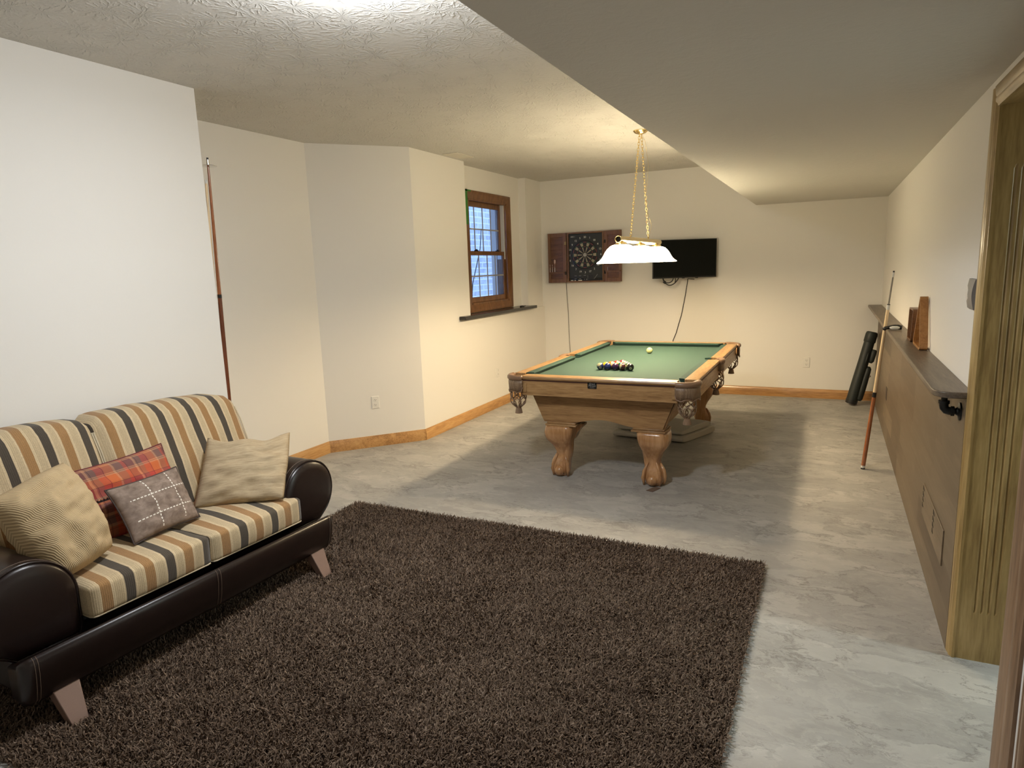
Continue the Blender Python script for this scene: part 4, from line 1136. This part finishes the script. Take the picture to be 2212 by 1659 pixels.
    MB().tube([(.395, y-.010, zt+.018), (.41, y-.016, zt+.018), (.44, y-.016, zt+.018), (.455, y-.010, zt+.019)], [.006, .013, .013, .006], 8).build('white_inlay', M['ink'], t, smooth='all')
    # leaning cue
    t = thing('pool_cue', 'pool cue leaning on the ledge, pale shaft and reddish brown butt', 'pool cue', (.281, 5.507, 0))
    p0 = onz(1863.5, 1013, 0.0); p1 = ony(1931, 585, 5.44)
    p0 = Vector((p0.x, p0.y, 0.0)); D = p1-p0
    def P(u): return p0+D*u
    u1 = .405
    MB().cyl(P(0), P(.008), .0150, n=20).build('bumper', M['black'], t, smooth=True)
    MB().cyl(P(.008), P(.02), .0150, n=20).build('butt_cap', M['ink'], t, smooth=True)
    MB().cyl(P(.02), P(u1-.025), .0152, .0135, n=20).build('butt', M['cue_red'], t, smooth=True)
    MB().cyl(P(u1-.025), P(u1), .0138, .0136, n=20).build('joint_collar', M['black'], t, smooth=True)
    MB().cyl(P(u1), P(.815), .0125, .0105, n=20).build('shaft', M['cue_light'], t, smooth=True)
    MB().cyl(P(.815), P(.838), .0112, .0110, n=20).build('white_collar', M['ink'], t, smooth=True)
    MB().cyl(P(.838), P(.842), .0105, n=20).build('black_ring', M['black'], t, smooth=True)
    MB().cyl(P(.842), P(.97), .0062, .0055, n=16).build('thin_shaft', M['cue_grey'], t, smooth=True)
    MB().cyl(P(.97), P(.993), .0065, n=16).build('ferrule', M['ink'], t, smooth=True)
    MB().cyl(P(.993), P(1), .006, n=16).build('tip', M['black'], t, smooth=True)
    # cue case
    t = thing('cue_case', 'black soft tube cue case leaning in the far right corner', 'cue case', (.25, 8.08, 0))
    a = Vector((.262, 7.95, .045)); b = Vector((.425, 8.02, .79)); d = (b-a).normalized(); sd = Vector((0, 1, 0)).cross(d).normalized()
    if sd.x < 0: sd = -sd
    def CP(u, o=0, oy=0): return a+(b-a)*u+sd*o+Vector((0, oy, 0))
    MB().tube([CP(u) for u in (-.035, -.02, 0, .3, .6, .86)], [.048, .056, .057, .056, .053, .052], 20).build('tube', M['case'], t, smooth=True)
    MB().tube([CP(u) for u in (.86, .87, .97, 1.0, 1.01)], [.055, .059, .059, .054, .04], 20).build('cap', M['case'], t, smooth=True)
    MB().tube([CP(u) for u in (-.03, .03)], [.059, .060], 20).build('bottom_band', M['black'], t, smooth=True)
    MB().tube([CP(u, .066, -.01) for u in (.03, .06, .2, .4, .50, .53)], [.018, .034, .036, .034, .030, .014], 14, flat=.9).build('long_pocket', M['case'], t, smooth='all')
    MB().tube([CP(u, .068, -.01) for u in (.58, .61, .70, .76, .775)], [.012, .028, .030, .028, .018], 14).build('small_pocket', M['case'], t, smooth='all')
    MB().tube([CP(u, .02, -.046) for u in (.55, .62, .68, .72)], .010, 8).build('strap', M['case'], t, smooth='all')
    MB().tube([CP(.52, .08, -.01), CP(.46, .095, -.01), CP(.42, .095, -.01)], .002, 6).sphere(CP(.40, .096, -.01), .013, 10).build('key_ring', M['chrome'], t, smooth='all')
    # thermostat-like box by the door casing
    t = thing('wall_control', 'small white and grey wall control beside the door casing', 'wall control', (XR, 3.14, 1.44))
    def sec(z, u):
        c_ = .018+.009*math.sin(u*PI)
        return [(XR, 3.04, z), (XR-c_, 3.04, z), (XR-c_-.002, 3.10, z), (XR-c_*.7, 3.20, z), (XR, 3.225, z)]
    MB().loft([sec(1.382+(1.497-1.382)*u, u) for u in [i/10 for i in range(11)]]).build('housing', M['greyplastic'], t, smooth=True)
    MB().loft([[(XR, 3.12, z), (XR-.012-.016*math.sin(u*PI), 3.12, z), (XR-.008-.014*math.sin(u*PI), 3.20, z), (XR, 3.235, z)] for u, z in [(i/8, 1.386+.106*i/8) for i in range(9)]]).build('white_cover', M['white'], t, smooth=True)
right_wall()

# ------------------------------------------------------------------ cues in the alcove
def alcove_cues():
    t = thing('cue_wall_rack', 'small wooden wall rack holding cues behind the corner of the left wall', 'cue rack', (-3.55, YL, 2.03))
    MB().box((-3.80, YL, 2.00), (-3.44, YL+.022, 2.07)).box((-3.80, YL+.022, 2.005), (-3.462, YL+.055, 2.062)).build('upper_clip_bar', M['cherry_f'], t, bevel=.002)
    MB().box((-3.80, YL, .73), (-3.46, YL+.085, .755)).build('lower_shelf', M['cherry_f'], t, bevel=.002)
    # cue 1 with a metal bridge head
    def cue(p0, p1, name, label, head):
        t = thing(name, label, 'pool cue', tuple(p0)); D = p1-p0
        P = lambda u: p0+D*u
        MB().cyl(P(0), P(.01), .0148).build('bumper', M['black'], t, smooth=True)
        MB().cyl(P(.01), P(.47), .0150, .0125).build('butt', M['cue_dark'], t, smooth=True)
        MB().cyl(P(.47), P(.485), .0128).build('joint_collar', M['black'], t, smooth=True)
        MB().cyl(P(.485), P(.985), .0115, .0065).build('shaft', M['cue_red'] if head else M['cue_light'], t, smooth=True)
        if head:
            MB().cyl(P(.985), P(1.012), .0085).build('ferrule', M['chrome'], t, smooth=True)
            e = P(.985)
            MB().lathe([(.006, 0), (.028, .002), (.050, .0035), (.052, .0055), (.028, .006), (.006, .008)], tuple(e), 24, closed=False).build('bridge_head', M['chrome'], t, smooth=True)
            MB().cyl(P(1.012), P(1.02), .006).build('tip', M['black'], t, smooth=True)
        else: MB().cyl(P(.985), P(1.0), .0065).build('ferrule', M['ink'], t, smooth=True)
    a = ony(492, 852, 2.985); b = ony(449, 352, 2.985)
    cue(Vector((a.x+.002, 2.985, .756)), Vector((b.x, 2.985, b.z-.0)), 'bridge_stick', 'reddish brown stick with a chrome disc head standing behind the left wall corner', True)
    cue(Vector((a.x-.035, 2.965, .756)), Vector((b.x-.010, 2.965, b.z-.10)), 'pool_cue', 'dark cue standing just behind the stick with the chrome disc', False)
alcove_cues()

# ------------------------------------------------------------------ sofa
def puffy(a, b, r=.05, n=14, puff=(0, 0, 0), f=None):
    """rounded, puffed box mesh between corners a and b (Vectors)"""
    a = Vector(a); b = Vector(b); c = (a+b)/2; h = (b-a)/2
    bm = bmesh.new(); bmesh.ops.create_cube(bm, size=2); bmesh.ops.subdivide_edges(bm, edges=bm.edges[:], cuts=n, use_grid_fill=True)
    m = MB(); vs = []
    bm.verts.ensure_lookup_table()
    for v in bm.verts:
        p = v.co.copy()
        q = Vector((p.x*h.x, p.y*h.y, p.z*h.z))
        inner = Vector([max(-h[i]+r, min(h[i]-r, q[i])) for i in range(3)])
        dlt = q-inner
        if dlt.length > 1e-9:
            q = inner+dlt.normalized()*r if dlt.length > r*1.0 or True and sum(1 for i in range(3) if abs(dlt[i]) > 1e-6) > 1 else q
        q.x += puff[0]*p.x*(1-p.y**2)*(1-p.z**2); q.y += puff[1]*p.y*(1-p.x**2)*(1-p.z**2); q.z += puff[2]*p.z*(1-p.x**2)*(1-p.y**2)
        w = c+q
        if f: w = f(w, p)
        vs.append(w)
    bm.verts.index_update()
    m.add(vs, [tuple(v.index for v in fc.verts) for fc in bm.faces]); bm.free()
    return m
def sofa():
    t = thing('striped_sofa', 'dark brown leather loveseat with striped tan, cream and brown cushions', 'sofa', (-2.9, 1.9, 0))
    wr = lambda w, s, a: noise.noise(w*s)*a
    # seat cushions
    def seat(y0, y1, mt):
        def f(w, p):
            w = w.copy(); w.z += wr(w, 7, .006)*(1 if p.z > 0 else .3); w.x += wr(w+Vector((5, 0, 0)), 6, .005)
            if w.x < -2.528: w.y = min(w.y, 2.468)
            return w
        m = puffy((-3.02, y0, .322), (-2.480, y1, .455), .020, 20, (.012, .004, .020), f)
        o = m.build('seat_cushion', M[mt], t, smooth='all', local=False)
        zz, xx = .3275, -2.483
        MB().tube([(-2.6, y0+.003, zz), (xx-.02, y0+.003, zz), (xx-.004, y0+.010, zz), (xx, y0+.022, zz), (xx, y1-.022, zz), (xx-.004, y1-.010, zz), (xx-.02, y1-.003, zz), (-2.6, y1-.003, zz)], .0035, 6).build('piping', M['seam'], o, smooth='all')
        return o
    seat(1.424, 1.960, 'stripe_seat1'); seat(1.962, 2.512, 'stripe_seat2')
    # back cushions leaning back
    def back(y0, y1, mt, drop):
        def f(w, p):
            w = w.copy(); k = (w.z-.42)/.55
            w.x -= .20*k
            e = max(0, abs(p.y)-.6)/.4; w.z -= .014*e*e*max(0, p.z)+drop*(.5+.5*p.y)*max(0, p.z)
            w.z += wr(w, 6, .008)*max(0, p.z); w.x += wr(w+Vector((3, 2, 0)), 5, .010)*(1 if p.x > 0 else 0)
            return w
        m = puffy((-3.13, y0, .41), (-2.925, y1, .972), .05, 20, (.03, .006, .012), f)
        o = m.build('back_cushion', M[mt], t, smooth='all')
        pts = [f(Vector((-2.945, y_, z_)), Vector((.5, -1 if y_ < (y0+y1)/2 else 1, 0 if z_ < .9 else 1)))+Vector((0, 0, 0)) for y_, z_ in ((y0+.004, .44), (y0+.004, .60), (y0+.004, .80), (y0+.004, .91))]
        pts2 = [f(Vector((-2.945, y1-.004, z_)), Vector((.5, 1, 0 if z_ < .9 else 1))) for z_ in (.44, .60, .80, .91)]
        for q in (pts, pts2): MB().tube(q, .004, 6).build('piping', M['seam'], o, smooth='all')
        return o
    back(1.09, 1.872, 'stripe_back1', 0); back(1.873, 2.675, 'stripe_back2', .03)
    # wood/leather frame behind the back
    m = MB().prism([(-3.345, .14), (-3.05, .14), (-3.05, .45), (-3.22, .86), (-3.355, .86)], 1.12, 2.69, 'y'); m.build('back_frame', M['leather'], t, bevel=.03, seg=4)
    MB().box((-3.3, 1.18, .135), (-2.50, 2.67, .262)).box((-3.3, 1.25, .262), (-2.62, 2.60, .318)).build('base', M['leather'], t, bevel=.01)
    # arms
    def arm(yc, s):
        """s=+1: inner side toward -Y (far arm); s=-1 near arm"""
        R = .175; zc = .436; pts = []
        ang0 = []
        # outer side down to the base, circle top, inner side straight
        for k in range(-8, 25):
            a = PI*k/24*1.0
            if a < -.95: continue
            pts.append((yc+s*R*math.cos(a), zc+R*math.sin(a)))
        pts.append((yc-s*R*.99, .30)); pts.append((yc-s*R*.93, .26)); pts.append((yc+s*R*.35, .262))
        def ring(x, sc, dz=0): return [(x, yc+(y-yc)*sc, zc+(z-zc)*sc+dz) for y, z in pts]
        m = MB().loft([ring(-3.24, .9), ring(-3.2, 1), ring(-2.565, 1), ring(-2.555, .985)])
        o = m.build('armrest', M['leather'], t, smooth=True)
        # front panel: slightly domed
        rings = [ring(-2.556, .965), ring(-2.548, .955), ring(-2.539, .90), ring(-2.533, .7), ring(-2.530, .35), ring(-2.529, .02)]
        MB().loft(rings).build('arm_front', M['leather'], o, smooth='all')
        MB().tube(ring(-2.552, .985), .0058, 8, closed=True).build('piping', M['piping'], o, smooth='all')
        MB().tube(ring(-2.580, 1.003), .0013, 5, closed=True).build('stitching', M['thread'], o, smooth='all')
        return o
    arm(2.636, 1); arm(1.248, -1)
    # front rail: convex, rounded ends
    sec = [(-2.57, .135), (-2.50, .118), (-2.472, .122), (-2.450, .145), (-2.436, .19), (-2.427, .25), (-2.426, .285), (-2.431, .302), (-2.442, .311), (-2.454, .307), (-2.466, .285), (-2.57, .26)]
    def rring(y, k, dx=0): return [(-2.50+(x+2.50)*k+dx, y, .225+(z-.225)*(.5+.5*k)) for x, z in sec]
    m = MB().loft([rring(1.150, .55), rring(1.160, .88), rring(1.178, 1), rring(1.90, 1.0), rring(2.0, 1.0), rring(2.652, 1), rring(2.672, .88), rring(2.682, .55)])
    rl = m.build('front_rail', M['leather'], t, smooth='all')
    for y in (1.185, 1.197, 1.935, 1.952, 2.645):
        MB().tube([(x+.0012, y, z) for x, z in sec[2:9]], .0011, 5).build('stitching', M['thread'], rl, smooth='all')
    # legs
    def leg(y, x, s):
        top = [(x-.05, y-.045, .14), (x+.015, y-.045, .14), (x+.015, y+.048, .14), (x-.05, y+.048, .14)]
        bot = [(x+.035*s-.02, y-.030, .009), (x+.035*s+.022, y-.030, .009), (x+.035*s+.022, y+.030, .009), (x+.035*s-.02, y+.030, .009)]
        MB().loft([bot, top]).build('leg', M['sleg'], t, bevel=.003)
    for y in (1.285, 2.565): leg(y, -2.470, 1.6)
    for y in (1.28, 2.56): leg(y, -3.22, -.6)
    t.rotation_euler.z = math.radians(-2.5)
    return t
sofa()

def cushion(name, corners, thick, mat, label, rnd=(0, 0, 0, 0), sag=0, res=34, wr=.010, pull=.06, edge=None, extra=None, wscale=7, seed=0):
    """corners TL, TR, BR, BL in world; puffed pillow with UVs"""
    TL, TR, BR, BL = map(Vector, corners)
    nrm = ((TR-TL).cross(BL-TL)).normalized()
    if nrm.dot(CAM-TL) < 0: nrm = -nrm
    n = res
    def P(u, v, side):
        # u right, v up
        e = (1-(2*u-1)**2); g = (1-(2*v-1)**2)
        uu = u+(.5-u)*pull*g*0 ; 
        # edges curve inwards between the corners
        cu = .5+(u-.5)*(1-pull*(1-(2*v-1)**2)); cv = .5+(v-.5)*(1-pull*(1-(2*u-1)**2))
        # soften chosen corners (TL, TR, BR, BL) and let the top edge sag between them
        for k, (a0, b0) in enumerate(((0, 1), (1, 1), (1, 0), (0, 0))):
            if rnd[k]:
                w_ = max(0, 1-math.hypot(u-a0, v-b0)/.62)**2
                cu += (.5-a0)*rnd[k]*w_*2; cv += (.5-b0)*rnd[k]*w_*2
        cv -= sag*v*v*(math.sin(PI*min(1, max(0, u)))**1.0)*(1+.35*math.sin(u*11))
        b = BL.lerp(BR, cu).lerp(TL.lerp(TR, cu), cv)
        h = thick*.5*((e*g)**.45)
        w = noise.noise(Vector((u*wscale*.6+seed, v*wscale*1.3+seed, side)))*wr*3+noise.noise(Vector((u*wscale*1.8+seed, v*wscale*3.2, side*2)))*wr
        h += w*min(1, e*g*4)
        return b+nrm*h*side
    m = MB(); uv = []; fs = []
    for side in (1, -1):
        base = len(uv)
        for j in range(n+1):
            for i in range(n+1):
                u, v = i/n, j/n; m.v.append(P(u, v, side)); uv.append((u, v))
        for j in range(n):
            for i in range(n):
                q = (base+j*(n+1)+i, base+j*(n+1)+i+1, base+(j+1)*(n+1)+i+1, base+(j+1)*(n+1)+i)
                fs.append(q if side == 1 else q[::-1])
    m.f = fs; m.uv = uv
    me = bpy.data.meshes.new(name); c0 = (TL+TR+BR+BL)/4; c0.z = min(BR.z, BL.z)
    me.from_pydata([v-c0 for v in m.v], [], m.f); l = me.uv_layers.new(name='UVMap')
    for lp in me.loops: l.data[lp.index].uv = uv[lp.vertex_index]
    bm = bmesh.new(); bm.from_mesh(me); bmesh.ops.remove_doubles(bm, verts=bm.verts, dist=1e-5); bm.to_mesh(me); bm.free()
    me.materials.append(mat); me.shade_smooth()
    o = bpy.data.objects.new(name, me); COL.objects.link(o); o.location = c0; tag(o, label, 'throw pillow')
    if edge:
        pts = []
        for i in range(40): pts.append(P(i/40, 0, 1))
        for i in range(40): pts.append(P(1, i/40, 1))
        for i in range(40): pts.append(P(1-i/40, 1, 1))
        for i in range(40): pts.append(P(0, 1-i/40, 1))
        MB().tube(pts, edge[0], 6, closed=True).build('edge_piping', edge[1], o, smooth='all')
    if extra: extra(o, P, nrm)
    return o
def shift(p, dx=0, dy=0, dz=0): return Vector((p.x+dx, p.y+dy, p.z+dz))
def pillows():
    # plaid
    def buttons(o, P, nrm):
        for u in (.30, .56, .86):
            c = P(u, .60, 1)+nrm*.003
            a = nrm.orthogonal().normalized(); b = nrm.cross(a)
            m = MB().loft([[c+(a*math.cos(2*PI*k/16)+b*math.sin(2*PI*k/16))*r+nrm*h for k in range(16)] for r, h in ((.0095, -.003), (.0095, .002), (.008, .004), (.006, .0025), (.002, .002))])
            m.build('button', plain('horn_button', (.06, .05, .035), .25), o, smooth='all')
        m = MB()
        for k in range(34):
            u = .04+.92*k/33; p = P(u, .545, 1); q = P(u+.006, .515, 1); m.tube([p+nrm*.001, q+nrm*.001], .0022, 5)
        m.build('blanket_stitch', M['slot'], o)
    cushion('plaid_pillow', [onx(148, 1022, -2.985), onx(347, 958, -3.0), onx(420, 1118, -2.86), onx(212, 1180, -2.85)], .15, M['plaid'],
            'red and orange plaid wool pillow with three buttons, behind the taupe pillow', edge=(.0035, plain('red_edge', (.12, .02, .025), .9)), extra=buttons, pull=.05, seed=3, wr=.004)
    cushion('taupe_pillow', [onx(226, 1060, -2.80), onx(380, 1008, -2.84), onx(432, 1116, -2.68), onx(290, 1177, -2.66)], .11, M['suede'],
            'small taupe suede pillow with white dashed stitching, in front of the plaid pillow', edge=(.0035, M['suede_edge']), pull=.06, seed=9, wr=.002)
    cushion('mustard_pillow', [onx(-30, 1085, -2.80), onx(138, 985, -2.90), onx(256, 1185, -2.66), onx(110, 1275, -2.60)], .25, M['cord'],
            'large ribbed mustard pillow leaning on the near arm of the sofa', pull=.03, wr=.008, seed=5, rnd=(0, .05, .05, .03))
    TLc = onx(443, 942, -2.93); TRc = onx(636, 926, -2.68)
    BRc = onz(618, 1082, .466); BLc = onz(415, 1101, .466)
    cushion('beige_pillow', [TLc, TRc, BRc, BLc], .17, M['beige'], 'beige slub cloth pillow leaning on the far arm of the sofa', pull=.05, wr=.006, seed=12, rnd=(.03, .05, .03, 0), sag=.10)
pillows()

# ------------------------------------------------------------------ rug
def rug():
    X0, X1, Y0, Y1 = -2.93, -.245, 1.03, 3.50
    t = thing('shag_rug', 'large dark brown shag rug on the grey floor in front of the sofa', 'rug', ((X0+X1)/2, (Y0+Y1)/2, 0))
    MB().box((X0+.012, Y0+.012, 0), (X1-.012, Y1-.012, .008)).build('backing', M['rugback'], t)
    sp = .0072
    gx = np.arange(X0, X1, sp); gy = np.arange(Y0, Y1, sp)
    XX, YY = np.meshgrid(gx, gy); x = XX.ravel(); y = YY.ravel()
    x = x+RNG.uniform(-.5, .5, x.size)*sp; y = y+RNG.uniform(-.5, .5, y.size)*sp
    # tufts: keep only what the camera side could see, drop strands inside the sofa feet
    keep = np.ones(x.size, bool)
    th = math.radians(-2.5)
    lx = -2.9+(x+2.9)*math.cos(th)+(y-1.9)*math.sin(th); ly = 1.9-(x+2.9)*math.sin(th)+(y-1.9)*math.cos(th)
    for fy in (1.285, 2.565): keep &= ~((np.abs(ly-fy) < .042) & (lx > -2.465) & (lx < -2.375))
    x = x[keep]; y = y[keep]
    k = 2
    x = np.repeat(x, k); y = np.repeat(y, k); n = x.size
    # clump direction field
    def field(x, y, s, ph): return np.sin(x*s+ph+2.1*np.sin(y*s*.7+ph*2))*np.cos(y*s*1.3-ph+1.7*np.sin(x*s*.6))
    ang = 1.2*field(x, y, 3.1, .4)+1.2*field(x, y, 11, 1.9)+RNG.normal(0, 1.8, n)
    lean = RNG.uniform(.2, 1.3, n); L = RNG.uniform(.020, .034, n)
    dx = np.cos(ang); dy = np.sin(ang)
    wa = ang+PI/2+RNG.normal(0, .5, n); w = RNG.uniform(.0016, .0030, n)
    wx = np.cos(wa)*w; wy = np.sin(wa)*w
    cur = RNG.uniform(-.6, 1.0, n)
    segs = 3; V = np.zeros((n, (segs+1)*2, 3), np.float32)
    for s in range(segs+1):
        u = s/segs; th = lean*u*(1+cur*u*.5)
        cz = .006+L*u*np.cos(np.clip(th*.75, 0, 1.35)); out = L*u*np.sin(np.clip(th*.75, 0, 1.45))
        sx = RNG.normal(0, .0012, n)*u; sy = RNG.normal(0, .0012, n)*u
        wd = (1-.45*u*u)
        V[:, 2*s, 0] = x+dx*out+sx-wx*wd; V[:, 2*s, 1] = y+dy*out+sy-wy*wd; V[:, 2*s, 2] = cz
        V[:, 2*s+1, 0] = x+dx*out+sx+wx*wd; V[:, 2*s+1, 1] = y+dy*out+sy+wy*wd; V[:, 2*s+1, 2] = cz+.0006
    nv = (segs+1)*2; off = np.array([(X0+X1)/2, (Y0+Y1)/2, 0], np.float32)
    co = (V.reshape(-1, 3)-off).ravel()
    base = (np.arange(n)*nv)[:, None, None]
    q = np.array([[2*s, 2*s+1, 2*s+3, 2*s+2] for s in range(segs)])[None]
    F = (base+q).reshape(-1, 4)
    me = bpy.data.meshes.new('pile'); me.vertices.add(n*nv); me.vertices.foreach_set('co', co.astype(np.float32))
    me.loops.add(F.size); me.loops.foreach_set('vertex_index', F.ravel().astype(np.int32))
    me.polygons.add(len(F)); me.polygons.foreach_set('loop_start', (np.arange(len(F))*4).astype(np.int32))
    me.update(calc_edges=False); me.validate() if False else None
    at = me.attributes.new('strand', 'FLOAT', 'POINT')
    tone = np.clip(.75*RNG.random(n)+.2*(.5+.5*field(x, y, 5, 3.3))*RNG.random(n)+.08*RNG.random(n), 0, 1)
    at.data.foreach_set('value', np.repeat(tone, nv).astype(np.float32))
    me.materials.append(M['shag'])
    o = bpy.data.objects.new('pile', me); COL.objects.link(o); o.parent = t; o['kind'] = 'stuff'
rug()
